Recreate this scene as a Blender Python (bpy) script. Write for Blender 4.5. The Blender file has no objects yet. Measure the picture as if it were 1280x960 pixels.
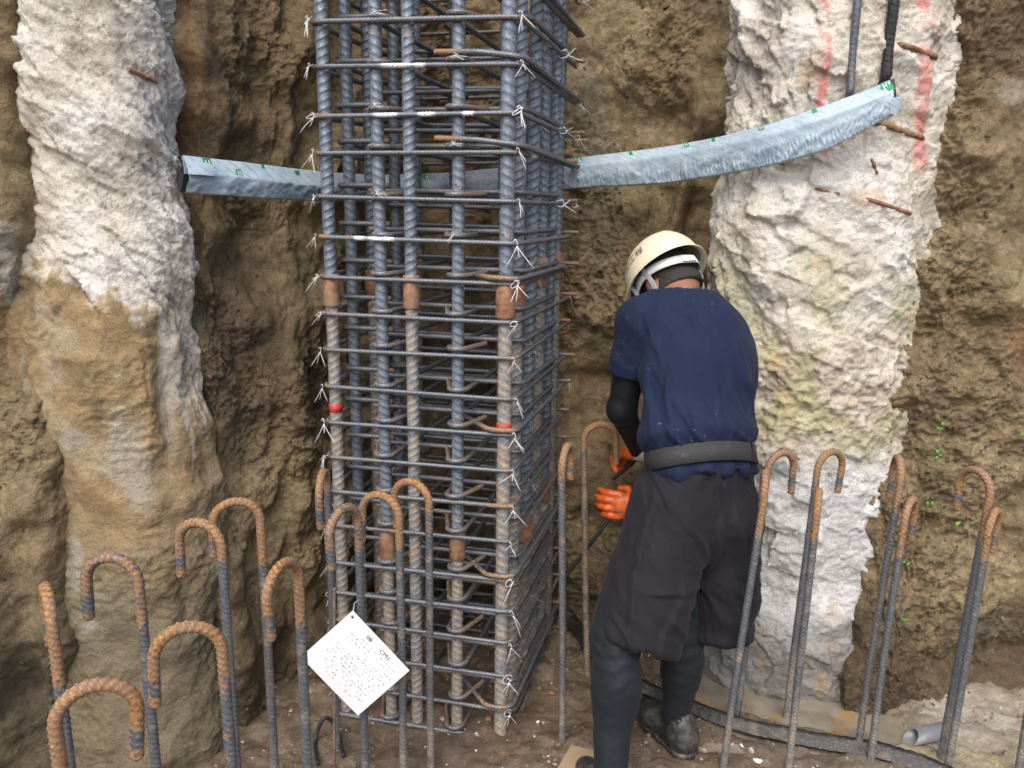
import bpy, math, random
import numpy as np
from mathutils import Vector, Matrix
random.seed(7)
RNG = np.random.default_rng(11)

# ------------------------------------------------------------------ camera, sky, sun, exposure
SC = bpy.context.scene
COL = SC.collection
CAM_H, PITCH, ROLL = 1.55, math.radians(12.7), math.radians(1.0)
_f = np.array([0, math.cos(PITCH), -math.sin(PITCH)])
_r0 = np.array([1.0, 0, 0]); _u0 = np.array([0, math.sin(PITCH), math.cos(PITCH)])
_r = math.cos(ROLL) * _r0 + math.sin(ROLL) * _u0
_u = math.cos(ROLL) * _u0 - math.sin(ROLL) * _r0
cd = bpy.data.cameras.new("camera"); cam = bpy.data.objects.new("camera", cd); COL.objects.link(cam)
cd.sensor_width = 36.0; cd.lens = 967.0 / 1280.0 * 36.0; cd.clip_end = 500; cd.clip_start = 0.02
M4 = Matrix.Identity(4)
for i in range(3):
    M4[i][0] = _r[i]; M4[i][1] = _u[i]; M4[i][2] = -_f[i]
M4[2][3] = CAM_H
cam.matrix_world = M4
SC.camera = cam

SUN_EL, SUN_AZ = math.radians(54), math.radians(192)      # azimuth clockwise from +Y: behind the camera, a little left
world = bpy.data.worlds.new("World"); SC.world = world; world.use_nodes = True
nt = world.node_tree; bg = nt.nodes["Background"]
sky = nt.nodes.new("ShaderNodeTexSky"); sky.sky_type = 'NISHITA'; sky.sun_disc = False
sky.sun_elevation = SUN_EL; sky.sun_rotation = SUN_AZ
sky.air_density = 1.0; sky.dust_density = 4.0; sky.ozone_density = 1.0
nt.links.new(sky.outputs[0], bg.inputs[0]); bg.inputs[1].default_value = 0.15
sd = bpy.data.lights.new("sun", 'SUN'); sd.energy = 1.5; sd.angle = math.radians(55); sd.color = (1.0, 0.96, 0.9)
sun = bpy.data.objects.new("sun", sd); COL.objects.link(sun)
_sd = Vector((math.sin(SUN_AZ) * math.cos(SUN_EL), math.cos(SUN_AZ) * math.cos(SUN_EL), math.sin(SUN_EL)))
sun.rotation_euler = _sd.to_track_quat('Z', 'Y').to_euler(); sun.location = (0, -3, 8)
SC.view_settings.view_transform = 'Standard'; SC.view_settings.look = 'None'
SC.view_settings.exposure = 0.8; SC.view_settings.gamma = 1.0

def ray(x, y): return _f + (x - 640) / 967.0 * _r - (y - 480) / 967.0 * _u
def atz(x, y, z=0.0):
    d = ray(x, y); return np.array([0, 0, CAM_H]) + d * ((z - CAM_H) / d[2])
def aty(x, y, Y):
    d = ray(x, y); return np.array([0, 0, CAM_H]) + d * (Y / d[1])

# ------------------------------------------------------------------ noise in numpy
def _h(ix, iy, iz, s):
    n = (ix.astype(np.int64) * 374761393 + iy.astype(np.int64) * 668265263 + iz.astype(np.int64) * 2147483647 + s * 974634533) & 0xffffffff
    n = ((n ^ (n >> 13)) * 1274126177) & 0xffffffff
    n = ((n ^ (n >> 16)) * 2246822519) & 0xffffffff
    return ((n ^ (n >> 15)) & 0xffffff).astype(np.float32) / 16777215.0
def vn(x, y, s=0):
    xi = np.floor(x); yi = np.floor(y); fx = x - xi; fy = y - yi
    ux = fx * fx * fx * (fx * (fx * 6 - 15) + 10); uy = fy * fy * fy * (fy * (fy * 6 - 15) + 10)
    z = np.zeros_like(xi)
    def g(dx, dy):
        a = _h(xi + dx, yi + dy, z, s) * 6.2831853
        return np.cos(a) * (fx - dx) + np.sin(a) * (fy - dy)
    a, b, c, d = g(0, 0), g(1, 0), g(0, 1), g(1, 1)
    return ((a + (b - a) * ux) + ((c + (d - c) * ux) - (a + (b - a) * ux)) * uy) * 1.4
def fbm(x, y, oct=4, s=0, gain=0.5, lac=2.03):
    t = 0; a = 1.0
    for o in range(oct):
        t = t + a * vn(x + 17.3 * o, y - 9.1 * o, s + o * 13); a *= gain; x = x * lac; y = y * lac
    return t
def ridg(x, y, oct=4, s=0, gain=0.5):
    t = 0; a = 1.0
    for o in range(oct):
        t = t + a * (1 - 2 * np.abs(vn(x, y, s + o * 7))); a *= gain; x = x * 2.1 + 3.1; y = y * 2.1 - 5.7
    return t
def scoops(x, y, s=0, k=1.0, tilt=0.6):
    """broken-stone surface: lower envelope of tilted bowls, sharp ridges between them"""
    xi = np.floor(x); yi = np.floor(y); best = np.full(x.shape, 9e9, np.float32); z = np.zeros_like(xi)
    for dx in (-1, 0, 1):
        for dy in (-1, 0, 1):
            cx = xi + dx; cy = yi + dy
            px = cx + 0.1 + 0.8 * _h(cx, cy, z, s); py = cy + 0.1 + 0.8 * _h(cx, cy, z, s + 1)
            gx = (_h(cx, cy, z, s + 2) - 0.5) * 2 * tilt; gy = (_h(cx, cy, z, s + 3) - 0.5) * 2 * tilt
            o = _h(cx, cy, z, s + 4) * 0.55
            ex = x - px; ey = y - py
            best = np.minimum(best, o + gx * ex + gy * ey + k * (ex * ex + ey * ey))
    return best
def chips(x, y, s=0, tilt=0.8):
    """spalled surface: each nearest cell is its own tilted plane, with small cliffs between"""
    x = x + .25 * fbm(x * 1.7, y * 1.7, 3, s + 9); y = y + .25 * fbm(x * 1.7 + 7, y * 1.7, 3, s + 10)
    xi = np.floor(x); yi = np.floor(y); bd = np.full(x.shape, 9e9, np.float32); v = np.zeros(x.shape, np.float32); z = np.zeros_like(xi)
    for dx in (-1, 0, 1):
        for dy in (-1, 0, 1):
            cx = xi + dx; cy = yi + dy; ex = x - cx - _h(cx, cy, z, s); ey = y - cy - _h(cx, cy, z, s + 1); d = ex * ex + ey * ey; m = d < bd
            bd = np.where(m, d, bd); v = np.where(m, _h(cx, cy, z, s + 4) * .8 + (_h(cx, cy, z, s + 2) - .5) * 2 * tilt * ex + (_h(cx, cy, z, s + 3) - .5) * 2 * tilt * ey, v)
    return v
def sst(a, b, x):
    t = np.clip((x - a) / (b - a), 0, 1); return t * t * (3 - 2 * t)
def mixc(c, col, f): return c + (np.array(col, np.float32) - c) * f[..., None]

# ------------------------------------------------------------------ mesh helpers
def raw_mesh(name, V, Fq, cols=None, attrs=None, smooth=True, mat=None):
    V = np.asarray(V, np.float32).reshape(-1, 3); Fq = np.asarray(Fq, np.int32); k = Fq.shape[1]
    me = bpy.data.meshes.new(name)
    me.vertices.add(len(V)); me.vertices.foreach_set("co", V.ravel())
    me.loops.add(Fq.size); me.loops.foreach_set("vertex_index", Fq.ravel())
    me.polygons.add(len(Fq)); me.polygons.foreach_set("loop_start", np.arange(0, Fq.size, k, dtype=np.int32))
    me.update(calc_edges=True)
    if smooth: me.polygons.foreach_set("use_smooth", np.ones(len(Fq), bool))
    if cols is not None:
        a = me.color_attributes.new("Col", 'FLOAT_COLOR', 'POINT')
        c = np.ones((len(V), 4), np.float32); c[:, :cols.shape[-1]] = cols.reshape(len(V), -1); a.data.foreach_set("color", c.ravel())
    for n, v in (attrs or {}).items():
        a = me.attributes.new(n, 'FLOAT', 'POINT'); a.data.foreach_set("value", np.asarray(v, np.float32).ravel())
    if mat: me.materials.append(mat)
    return me
def grid_faces(n, m, wrap=False):
    i = np.arange(n - 1)[:, None]; j = np.arange(m if wrap else m - 1)[None, :]; j2 = (j + 1) % m
    a = i * m + j; b = i * m + j2; c = (i + 1) * m + j2; d = (i + 1) * m + j
    return np.stack([a, b, c, d], -1).reshape(-1, 4)
def link(name, me, parent=None, loc=None):
    o = bpy.data.objects.new(name, me); COL.objects.link(o)
    if loc is not None: o.location = loc
    if parent is not None: o.parent = parent
    return o
def tag(o, label=None, cat=None, group=None, kind=None):
    if label: o["label"] = label
    if cat: o["category"] = cat
    if group: o["group"] = group
    if kind: o["kind"] = kind
    return o
def thing(name, loc, label, cat, group=None):
    e = bpy.data.objects.new(name, None); COL.objects.link(e); e.location = loc; e.empty_display_size = 0.1
    return tag(e, label, cat, group)
class MB:
    """collects simple polygons into one mesh"""
    def __init__(s): s.v = []; s.f = []; s.mi = []
    def add(s, V, Fs, mi=0):
        b = len(s.v); s.v += [tuple(map(float, v)) for v in V]; s.f += [[b + i for i in f] for f in Fs]; s.mi += [mi] * len(Fs)
    def box(s, c, sx, sy, sz, R=None, mi=0):
        c = np.array(c, float); V = []
        for x in (-1, 1):
            for y in (-1, 1):
                for z in (-1, 1):
                    q = np.array([x * sx / 2, y * sy / 2, z * sz / 2]); V.append(c + (R @ q if R is not None else q))
        s.add(V, [[0, 1, 3, 2], [4, 6, 7, 5], [0, 4, 5, 1], [2, 3, 7, 6], [0, 2, 6, 4], [1, 5, 7, 3]], mi)
    def obj(s, name, mats, parent=None, loc=(0, 0, 0), smooth=False):
        me = bpy.data.meshes.new(name); L = np.array(loc)
        me.from_pydata([tuple(np.array(v) - L) for v in s.v], [], s.f)
        for m in (mats if isinstance(mats, list) else [mats]): me.materials.append(m)
        me.polygons.foreach_set("material_index", s.mi)
        if smooth: me.polygons.foreach_set("use_smooth", [True] * len(s.f))
        me.update(); return link(name, me, parent, None if parent is not None else loc)

def fillet(pts, rad, n=7):
    """rounded polyline"""
    pts = [np.array(p, float) for p in pts]; out = [pts[0]]
    for i in range(1, len(pts) - 1):
        p, a, b = pts[i], pts[i - 1], pts[i + 1]; da = a - p; db = b - p
        la, lb = np.linalg.norm(da), np.linalg.norm(db); da /= la; db /= lb
        ang = math.acos(max(-1, min(1, da @ db))); t = min(rad / math.tan(ang / 2), la * .49, lb * .49)
        A = p + da * t; B = p + db * t
        for k in range(n + 1):
            u = k / n; out.append((1 - u) ** 2 * A + 2 * u * (1 - u) * p + u * u * B)
    out.append(pts[-1]); return np.array(out)
def resample(P, step):
    P = np.asarray(P, float); s = np.r_[0, np.cumsum(np.linalg.norm(np.diff(P, axis=0), axis=1))]
    keep = np.r_[True, np.diff(s) > 1e-7]; P = P[keep]; s = s[keep]
    n = max(2, int(round(s[-1] / step)) + 1); t = np.linspace(0, s[-1], n)
    return np.stack([np.interp(t, s, P[:, k]) for k in range(3)], 1), t
def frames(P, up=(0.013, 0.021, 1.0)):
    T = np.gradient(P, axis=0); T /= np.linalg.norm(T, axis=1)[:, None] + 1e-12
    N = np.zeros_like(P); n = np.array(up, float)
    if abs(n @ T[0]) / np.linalg.norm(n) > 0.9: n = np.array([1.0, 0.1, 0.0])
    for i in range(len(P)):
        n = n - (n @ T[i]) * T[i]; n /= np.linalg.norm(n); N[i] = n
    return T, N, np.cross(T, N)
def sweep(P, rad, sides, cap=True, up=(0.013, 0.021, 1.0)):
    """tube along P; rad scalar, (n,) or (n,sides)"""
    T, N, B = frames(P, up); n = len(P); ph = np.arange(sides) / sides * 2 * math.pi
    rad = np.broadcast_to(np.asarray(rad, float).reshape(-1, 1) if np.ndim(rad) == 1 else rad, (n, sides))
    V = P[:, None, :] + rad[..., None] * (np.cos(ph)[None, :, None] * N[:, None, :] + np.sin(ph)[None, :, None] * B[:, None, :])
    F = grid_faces(n, sides, True); V = V.reshape(-1, 3)
    if cap:
        V = np.vstack([V, P[0], P[-1]]); c0 = n * sides; j = np.arange(sides); j2 = (j + 1) % sides
        F = np.vstack([F, np.stack([np.full(sides, c0), j2, j, np.full(sides, c0)], 1)[:, [0, 1, 2, 2]],
                       np.stack([np.full(sides, c0 + 1), (n - 1) * sides + j, (n - 1) * sides + j2, (n - 1) * sides + j2], 1)])
    return V, F
def fix_tris(name, V, F, attrs=None, mat=None, smooth=True):
    """raw mesh from quads of which some are degenerate triangles"""
    q = F[F[:, 2] != F[:, 3]]; t = F[F[:, 2] == F[:, 3]][:, :3]
    me = bpy.data.meshes.new(name); V = np.asarray(V, np.float32)
    me.vertices.add(len(V)); me.vertices.foreach_set("co", V.ravel())
    li = np.r_[q.ravel(), t.ravel()].astype(np.int32); me.loops.add(len(li)); me.loops.foreach_set("vertex_index", li)
    ls = np.r_[np.arange(len(q)) * 4, len(q) * 4 + np.arange(len(t)) * 3].astype(np.int32)
    me.polygons.add(len(ls)); me.polygons.foreach_set("loop_start", ls); me.update(calc_edges=True)
    if smooth: me.polygons.foreach_set("use_smooth", np.r_[np.ones(len(q), bool), np.zeros(len(t), bool)])
    for n, v in (attrs or {}).items():
        a = me.attributes.new(n, 'FLOAT', 'POINT'); a.data.foreach_set("value", np.asarray(v, np.float32).ravel())
    if mat: me.materials.append(mat)
    return me
def rebar(name, path, R, pitch, mat, sides=10, rib=0.0011, rust=None, mud=None, paint=None, sub=5, phase=0.0, up=(0.013, 0.021, 1.0), slant=1.3, loc=(0, 0, 0)):
    """deformed bar: helical half ribs and two long ribs; rust/mud/paint are functions of (arc length, total)"""
    P, s = resample(path, pitch / sub); ph = np.arange(sides) / sides * 2 * math.pi
    half = np.sin(ph + phase); q = (s[:, None] / pitch + slant * ((ph + phase) % math.pi)[None, :] / math.pi) % 1.0
    prof = np.clip(1.45 - np.abs(q - 0.5) * 7.5, 0, 1)
    rr = R + rib * prof * np.clip(np.abs(half) * 1.9, 0, 1)[None, :] + rib * 0.75 * (np.abs(half) < 0.22)[None, :]
    rr[0] = R * .93; rr[-1] = R * .93
    V, F = sweep(P, rr, sides, True, up); at = {}
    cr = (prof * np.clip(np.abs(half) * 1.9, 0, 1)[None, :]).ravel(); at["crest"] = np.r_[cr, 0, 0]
    for nm, fn in (("rust", rust), ("mud", mud), ("paint", paint)):
        if fn is not None:
            v = np.repeat(np.asarray(fn(s, s[-1], P), float), sides); at[nm] = np.r_[v, v[0], v[-1]]
    return fix_tris(name, V - np.array(loc), F, at, mat)
def tube(name, path, R, mat, sides=8, step=None, parent=None, loc=(0, 0, 0), smooth=True):
    P = np.asarray(path, float)
    if step: P, _ = resample(P, step)
    V, F = sweep(P, R, sides); me = fix_tris(name, V - np.array(loc), F, None, mat, smooth)
    return me

# ------------------------------------------------------------------ materials
def mat(name, base=(0.5, 0.5, 0.5), rough=0.6, metal=0.0, spec=0.5):
    m = bpy.data.materials.new(name); m.use_nodes = True; b = m.node_tree.nodes["Principled BSDF"]
    b.inputs["Base Color"].default_value = (*base, 1); b.inputs["Roughness"].default_value = rough
    b.inputs["Metallic"].default_value = metal; b.inputs["Specular IOR Level"].default_value = spec
    return m
class NT:
    def __init__(s, m): s.m = m; s.t = m.node_tree; s.b = s.t.nodes["Principled BSDF"]; s._co = None
    def n(s, typ, **kw):
        q = s.t.nodes.new("ShaderNode" + typ)
        for k, v in kw.items(): setattr(q, k, v)
        return q
    def put(s, inp, v):
        if hasattr(v, "is_output") or isinstance(v, bpy.types.NodeSocket): s.t.links.new(v, inp)
        else: inp.default_value = v if not (isinstance(v, tuple) and len(v) == 3 and inp.type == 'RGBA') else (*v, 1)
    def co(s, scale=(1, 1, 1)):
        if s._co is None: s._co = s.n("TexCoord").outputs["Object"]
        if scale == (1, 1, 1): return s._co
        mp = s.n("Mapping"); s.put(mp.inputs[0], s._co); mp.inputs["Scale"].default_value = scale; return mp.outputs[0]
    def noise(s, scale, detail=4, rough=0.55, sc=(1, 1, 1), dist=0.0):
        q = s.n("TexNoise"); s.put(q.inputs["Vector"], s.co(sc)); q.inputs["Scale"].default_value = scale
        q.inputs["Detail"].default_value = detail; q.inputs["Roughness"].default_value = rough; q.inputs["Distortion"].default_value = dist
        return q.outputs["Fac"]
    def ramp(s, v, a, b, lo=0.0, hi=1.0):
        q = s.n("MapRange"); s.put(q.inputs[0], v); q.inputs[1].default_value = a; q.inputs[2].default_value = b
        q.inputs[3].default_value = lo; q.inputs[4].default_value = hi; return q.outputs[0]
    def mth(s, op, a, b=0.0, clamp=False):
        q = s.n("Math", operation=op); q.use_clamp = clamp; s.put(q.inputs[0], a); s.put(q.inputs[1], b); return q.outputs[0]
    def mix(s, f, a, b, blend='MIX'):
        q = s.n("Mix", data_type='RGBA', blend_type=blend); s.put(q.inputs[0], f); s.put(q.inputs[6], a); s.put(q.inputs[7], b); return q.outputs[2]
    def attr(s, name, fac=True):
        q = s.n("Attribute", attribute_name=name); return q.outputs["Fac" if fac else "Color"]
    def bump(s, h, strength=0.5, dist=0.01, prev=None):
        q = s.n("Bump"); q.inputs["Strength"].default_value = strength; q.inputs["Distance"].default_value = dist
        s.put(q.inputs["Height"], h)
        if prev is not None: s.put(q.inputs["Normal"], prev)
        return q.outputs[0]
    def set(s, **kw):
        for k, v in kw.items(): s.put(s.b.inputs[k.replace("_", " ")], v)

def earth_mat(name, b1=0.6, contrast=0.5):
    m = mat(name, rough=0.9, spec=0.3); n = NT(m)
    c = n.attr("Col", False)
    f = n.ramp(n.noise(38, 7, 0.65), 0.3, 0.7, 1 - contrast, 1 + contrast * .8)
    f2 = n.ramp(n.noise(210, 5, 0.7), 0.3, 0.7, 0.7, 1.3)
    c = n.mix(1.0, c, n.mth('MULTIPLY', f, f2), 'MULTIPLY')
    wet = n.attr("wet")
    c = n.mix(wet, c, n.mix(1.0, c, (0.62, 0.6, 0.57), 'MULTIPLY'))
    n.set(Base_Color=c, Roughness=n.ramp(wet, 0, 1, 0.92, 0.38))
    h = n.bump(n.noise(26, 10, 0.72, (1, 1, 1), .4), b1 * .8, 0.022); h = n.bump(n.noise(95, 7, 0.7), b1, 0.010, h); h = n.bump(n.noise(360, 3, 0.6), b1 * .6, 0.003, h)
    n.set(Normal=h); return m
M_soil = earth_mat("soil_clay", 1.3, 0.44)
M_conc = earth_mat("chipped_concrete", 0.6, 0.16)
M_floor = earth_mat("muddy_floor", 0.6, 0.3)

def steel_mat(name, steel=(0.135, 0.15, 0.175), dark_ribs=False):
    m = mat(name, rough=0.5, metal=0.0); n = NT(m)
    big = n.noise(24, 5, 0.6); fine = n.noise(170, 4, 0.6); spk = n.noise(260, 2, 0.5)
    c = n.mix(n.ramp(fine, 0.3, 0.7), tuple(v * .62 for v in steel), tuple(v * 1.3 for v in steel))
    rustc = n.mix(n.ramp(fine, 0.35, 0.65), (0.095, 0.04, 0.017), (0.36, 0.185, 0.055))
    rustc = n.mix(n.ramp(big, 0.42, 0.6), rustc, (0.185, 0.105, 0.06))
    r = n.mth('ADD', n.attr("rust"), n.ramp(big, 0.54, 0.72, 0.0, 0.55)); r = n.mth('ADD', r, n.ramp(fine, 0.3, 0.7, -0.4, 0.25)); r = n.mth('ADD', r, n.ramp(n.noise(48, 5, .65), .32, .5, -.55, 0.0))
    r = n.ramp(r, 0.2, 0.62)
    c = n.mix(r, c, rustc)
    md = n.ramp(n.mth('ADD', n.attr("mud"), n.ramp(big, 0.3, 0.7, -0.4, 0.3)), 0.25, 0.85, 0, 0.85)
    c = n.mix(md, c, n.mix(n.ramp(fine, .35, .65), (0.15, 0.115, 0.08), (0.34, 0.29, 0.23)))
    lite = n.mix(0.3, n.mix(1.0, c, (1.7, 1.6, 1.4), 'MULTIPLY'), (0.40, 0.37, 0.31)); dark = n.mix(1.0, c, (0.22, 0.22, 0.24), 'MULTIPLY')  # dark: dirt caught at the ribs plus rib shadow, both put into the colour
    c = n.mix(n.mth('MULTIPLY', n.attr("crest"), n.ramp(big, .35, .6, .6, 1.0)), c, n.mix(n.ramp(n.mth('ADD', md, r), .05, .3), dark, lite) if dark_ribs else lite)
    sp = n.ramp(spk, 0.70, 0.73, 0, 0.6); c = n.mix(sp, c, (0.55, 0.53, 0.5))
    pt = n.mth('MULTIPLY', n.attr("paint"), n.ramp(fine, 0.3, 0.5)); c = n.mix(pt, c, (0.8, 0.82, 0.84))
    dull = n.mth('MAXIMUM', r, md)
    n.set(Base_Color=c, Metallic=n.ramp(dull, 0, 1, 0.35, 0.0), Roughness=n.ramp(dull, 0, 1, 0.42, 0.85))
    n.set(Normal=n.bump(n.noise(420, 3, 0.6), 0.25, 0.002)); return m
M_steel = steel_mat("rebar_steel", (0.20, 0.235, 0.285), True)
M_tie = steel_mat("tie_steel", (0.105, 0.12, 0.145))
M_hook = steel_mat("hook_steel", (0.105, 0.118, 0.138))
def coupler_mat():
    m = mat("coupler_rust", rough=0.7); n = NT(m)
    c = n.mix(n.ramp(n.noise(60, 5), .35, .65), (0.2, 0.085, 0.045), (0.36, 0.2, 0.12)); c = n.mix(n.ramp(n.noise(14, 3), .5, .7), c, (0.30, 0.21, 0.14))
    n.set(Base_Color=c, Roughness=0.62, Metallic=0.25, Normal=n.bump(n.noise(200, 3), .2, .002)); return m
M_coup = coupler_mat()
M_wire = mat("galvanised_wire", (0.72, 0.72, 0.72), 0.4, 0.3)
M_red = mat("red_tape", (0.42, 0.03, 0.025), 0.6)

# ------------------------------------------------------------------ the excavated soil face
def coarse(a, b, n): return np.linspace(a, b, n)
def spl(x, xs, ys):
    """smooth interpolation through control points"""
    xs = np.array(xs, float); ys = np.array(ys, float); i = np.clip(np.searchsorted(xs, x) - 1, 0, len(xs) - 2)
    t = np.clip((x - xs[i]) / (xs[i + 1] - xs[i]), 0, 1); t = t * t * (3 - 2 * t); return ys[i] + (ys[i + 1] - ys[i]) * t
def blob(x, z, cx, cz, rx, rz, s, edge=0.35):
    w = fbm(x * 9, z * 9, 3, s) * 0.45
    d = np.sqrt(((x - cx) / rx) ** 2 + ((z - cz) / rz) ** 2) + w
    return 1 - sst(1 - edge, 1 + edge, d)
TOP = 3.3
def soil_y(x, z):
    xs = [-8, -3.2, -1.75, -1.42, -1.22, -1.12, -1.0, -0.84, -0.70, -0.47, -0.2, 0.0, 0.26, 0.5, 0.62, 0.72, 0.95, 1.10, 1.20, 1.32, 1.6, 2.0, 2.6, 8]
    ys = [1.6, 1.75, 1.73, 1.76, 1.83, 1.92, 2.04, 2.08, 2.30, 2.80, 2.95, 2.96, 2.84, 2.74, 2.68, 2.60, 2.52, 2.42, 2.29, 2.24, 2.2, 2.15, 2.1, 1.9]
    x0 = x; x = x + 0.065 * sst(0.95, 0.72, z + .06 * fbm(x * 5, z * 5, 2, 15)) * sst(0.85, 1.0, x) + 0.03 * fbm(z * 3.1, x * 0 + 4, 3, 16) * sst(0.9, 1.05, x)
    y = spl(x, xs, ys)
    low = 1 - sst(0.0, 1.0, z)
    y = y - (1 - sst(0.0, 1.35, z)) * 0.05 * sst(-1.04, -1.2, x)                                   # foot of the left bank leans out
    y = y - sst(.8, .5, z) * 0.05 * sst(1.02, 1.12, x0) * sst(1.3, 1.18, x0) + (1 - sst(0.1, 0.8, z)) * 0.10 * sst(1.12, 1.5, x0) - (1 - sst(0.0, .16, z)) * .07 * sst(1.2, 1.5, x0)
    y = y - 0.10 * sst(0.95, 0.4, z) * np.exp(-((x - 0.45) / 0.22) ** 2) + 0.03 * z
    y = y + 0.16 * np.exp(-((x - 0.64) / 0.05) ** 2) * np.exp(-((z - 1.5) / 0.16) ** 2)   # hollow beside the right pile
    y = y + 0.16 * np.exp(-((x - 1.62) / 0.10) ** 2 - ((z - 1.4) / 0.07) ** 2)              # cave in the right bank
    return y
def soil_disp(x, z):
    a = 0.055 * fbm(x * 2.3 + 4, z * 1.9, 3, 1)
    b = 0.026 * fbm(x * 7, z * 6.2, 3, 5)
    crumb = sst(-0.15, 0.5, fbm(x * 1.7 + 9, z * 1.5 - 3, 3, 21))
    c = 0.013 * scoops(x * 15 + 2 * fbm(x * 5, z * 5, 2, 31), z * 13 + 1.5 * fbm(x * 6, z * 4, 2, 33), 41, 1.2, 1.0) * (0.2 + crumb)
    d = 0.009 * fbm(x * 24 + 6 * z, z * 22 - 5 * x, 4, 51, .6) * (0.12 + crumb)
    e = 0.0065 * fbm(x * 70, z * 66, 3, 61, 0.65) * (0.25 + crumb)
    sc = 0.065 * scoops(x * 3.3, z * 2.7 + 0.8 * x, 71, 0.9, 0.9)
    vr = 0.045 * ridg(x * 3.0 + .4 * fbm(x * 2, z * 2, 2, 81), z * .9, 2, 83) * sst(-.3, .3, fbm(x * 1.1 + 5, z * 1.1, 2, 84))
    return a + b + c + d + e + sc + vr - .03, crumb
_tx = np.linspace(-8, 8, 6401); _ty = soil_y(_tx.astype(np.float32), np.full(6401, 1.2, np.float32)).astype(float); _ty = np.convolve(np.pad(_ty, 12, 'edge'), np.ones(25) / 25, 'valid')
_tu = np.r_[0, np.cumsum(np.hypot(np.diff(_tx), np.diff(_ty)))]; _tu -= np.interp(0, _tx, _tu); _ts = np.gradient(_ty, _tx)
def bank_pts(x, z):
    """points of the soil face: base profile pushed out along its own normal, relief laid out by arc length so that steep flanks are not stretched"""
    u = np.interp(x, _tx, _tu).astype(np.float32); sl = np.interp(x, _tx, _ts); d, cr = soil_disp(u, z); d = d - .03; q = np.sqrt(1 + sl * sl)
    return (x + d * sl / q).astype(np.float32), (soil_y(x, z) - d / q).astype(np.float32), cr
_ul = lambda x: float(np.interp(x, _tx, _tu))
uw = np.r_[np.arange(_ul(-1.85), _ul(-.5), .006), np.arange(_ul(-.5), _ul(.3), .009), np.arange(_ul(.3), _ul(2.0), .006)]
xw = np.r_[coarse(-8, -1.9, 30)[:-1], np.interp(uw, _tu, _tx), coarse(2.03, 8, 30)]
zw = np.r_[-0.3, -0.15, np.arange(-0.06, 2.45, 0.006), coarse(2.46, TOP, 22)]
Xw, Zw = np.meshgrid(xw, zw, indexing='xy'); Xw = Xw.astype(np.float32); Zw = Zw.astype(np.float32)
Xs, Yw, crumb = bank_pts(Xw, Zw)
c = np.zeros(Xw.shape + (3,), np.float32); c[:] = (0.29, 0.214, 0.122)
n1 = fbm(Xw * 1.6, Zw * 1.6, 4, 101); n2 = fbm(Xw * 5, Zw * 5, 4, 111)
c = mixc(c, (0.39, 0.30, 0.175), sst(-0.1, 0.55, n1 + .4 * n2)); c = mixc(c, (0.185, 0.134, 0.08), sst(0.15, 0.75, -n1 + .5 * n2))
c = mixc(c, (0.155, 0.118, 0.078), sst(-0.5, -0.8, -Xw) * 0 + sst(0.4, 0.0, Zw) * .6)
c = mixc(c, (0.30, 0.22, 0.122), sst(-.98, -1.12, Xw) * sst(.6, -.2, n2 - .3 * n1) * .8); c = mixc(c, (0.21, 0.18, 0.12), sst(-.98, -1.12, Xw) * sst(.8, .3, Zw) * .7)
c = mixc(c, (0.30, 0.165, 0.09), blob(Xw, Zw, 1.58, 1.25, 0.10, 0.14, 3) * .7)                 # reddish clay
c = mixc(c, (0.33, 0.20, 0.10), blob(Xw, Zw, -0.86, 1.9, 0.03, 0.4, 4) * .6)
for (px, py, Y, rx, rz, col, k) in [(283, 95, 2.6, .045, .22, (0.36, 0.30, 0.22), .75), (283, 150, 2.6, .03, .05, (.5, .5, .49), .6), (300, 385, 2.6, .07, .11, (0.25, 0.27, 0.17), .75),
        (285, 360, 2.6, .035, .16, (.36, .37, .33), .55), (1272, 350, 2.35, .03, .07, (.5, .49, .46), .8), (1275, 400, 2.35, .025, .03, (.5, .49, .46), .7), (1240, 120, 2.4, .06, .04, (.4, .36, .28), .6),
        (745, 170, 2.8, .05, .2, (.27, .24, .18), .6), (758, 270, 2.8, .05, .25, (.25, .215, .15), .5), (1255, 800, 2.2, .12, .05, (.2, .19, .14), .6), (40, 380, 1.95, .028, .18, (.46, .44, .39), .8), (1150, 600, 2.35, .06, .2, (.22, .19, .09), .5)]:
    q = aty(px, py, Y); c = mixc(c, col, blob(Xw, Zw, q[0], q[2], rx, rz, int(px)) * k)
gr = sst(0.45, 0.8, fbm(Xw * 3.1, Zw * 3.4, 4, 131)) * sst(0.2, .6, Zw) * .35; c = mixc(c, (0.19, 0.19, 0.085), gr)
wet = np.clip(sst(0.55, 0.05, Zw + .2 * n1) * .8, 0, 1)
# plateau behind the top edge
yt = np.r_[0.15, 0.5, 1.2, 3, 8, 30]
Xp = np.repeat(xw[None, :], len(yt), 0); Yp = Yw[-1][None, :] + yt[:, None]; Zp = TOP + 0.05 * fbm(Xp, Yp, 2, 3)
Vw = np.concatenate([np.stack([Xs, Yw, Zw], -1), np.stack([Xp, Yp, Zp], -1)], 0)
cw = np.concatenate([c, np.repeat(c[-1:], len(yt), 0)], 0); ww = np.concatenate([wet, np.repeat(wet[-1:], len(yt), 0)], 0)
tag(link("earth_bank", raw_mesh("earth_bank", Vw, grid_faces(Vw.shape[0], Vw.shape[1]), cw, {"wet": ww}, True, M_soil)), kind="structure")

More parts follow.
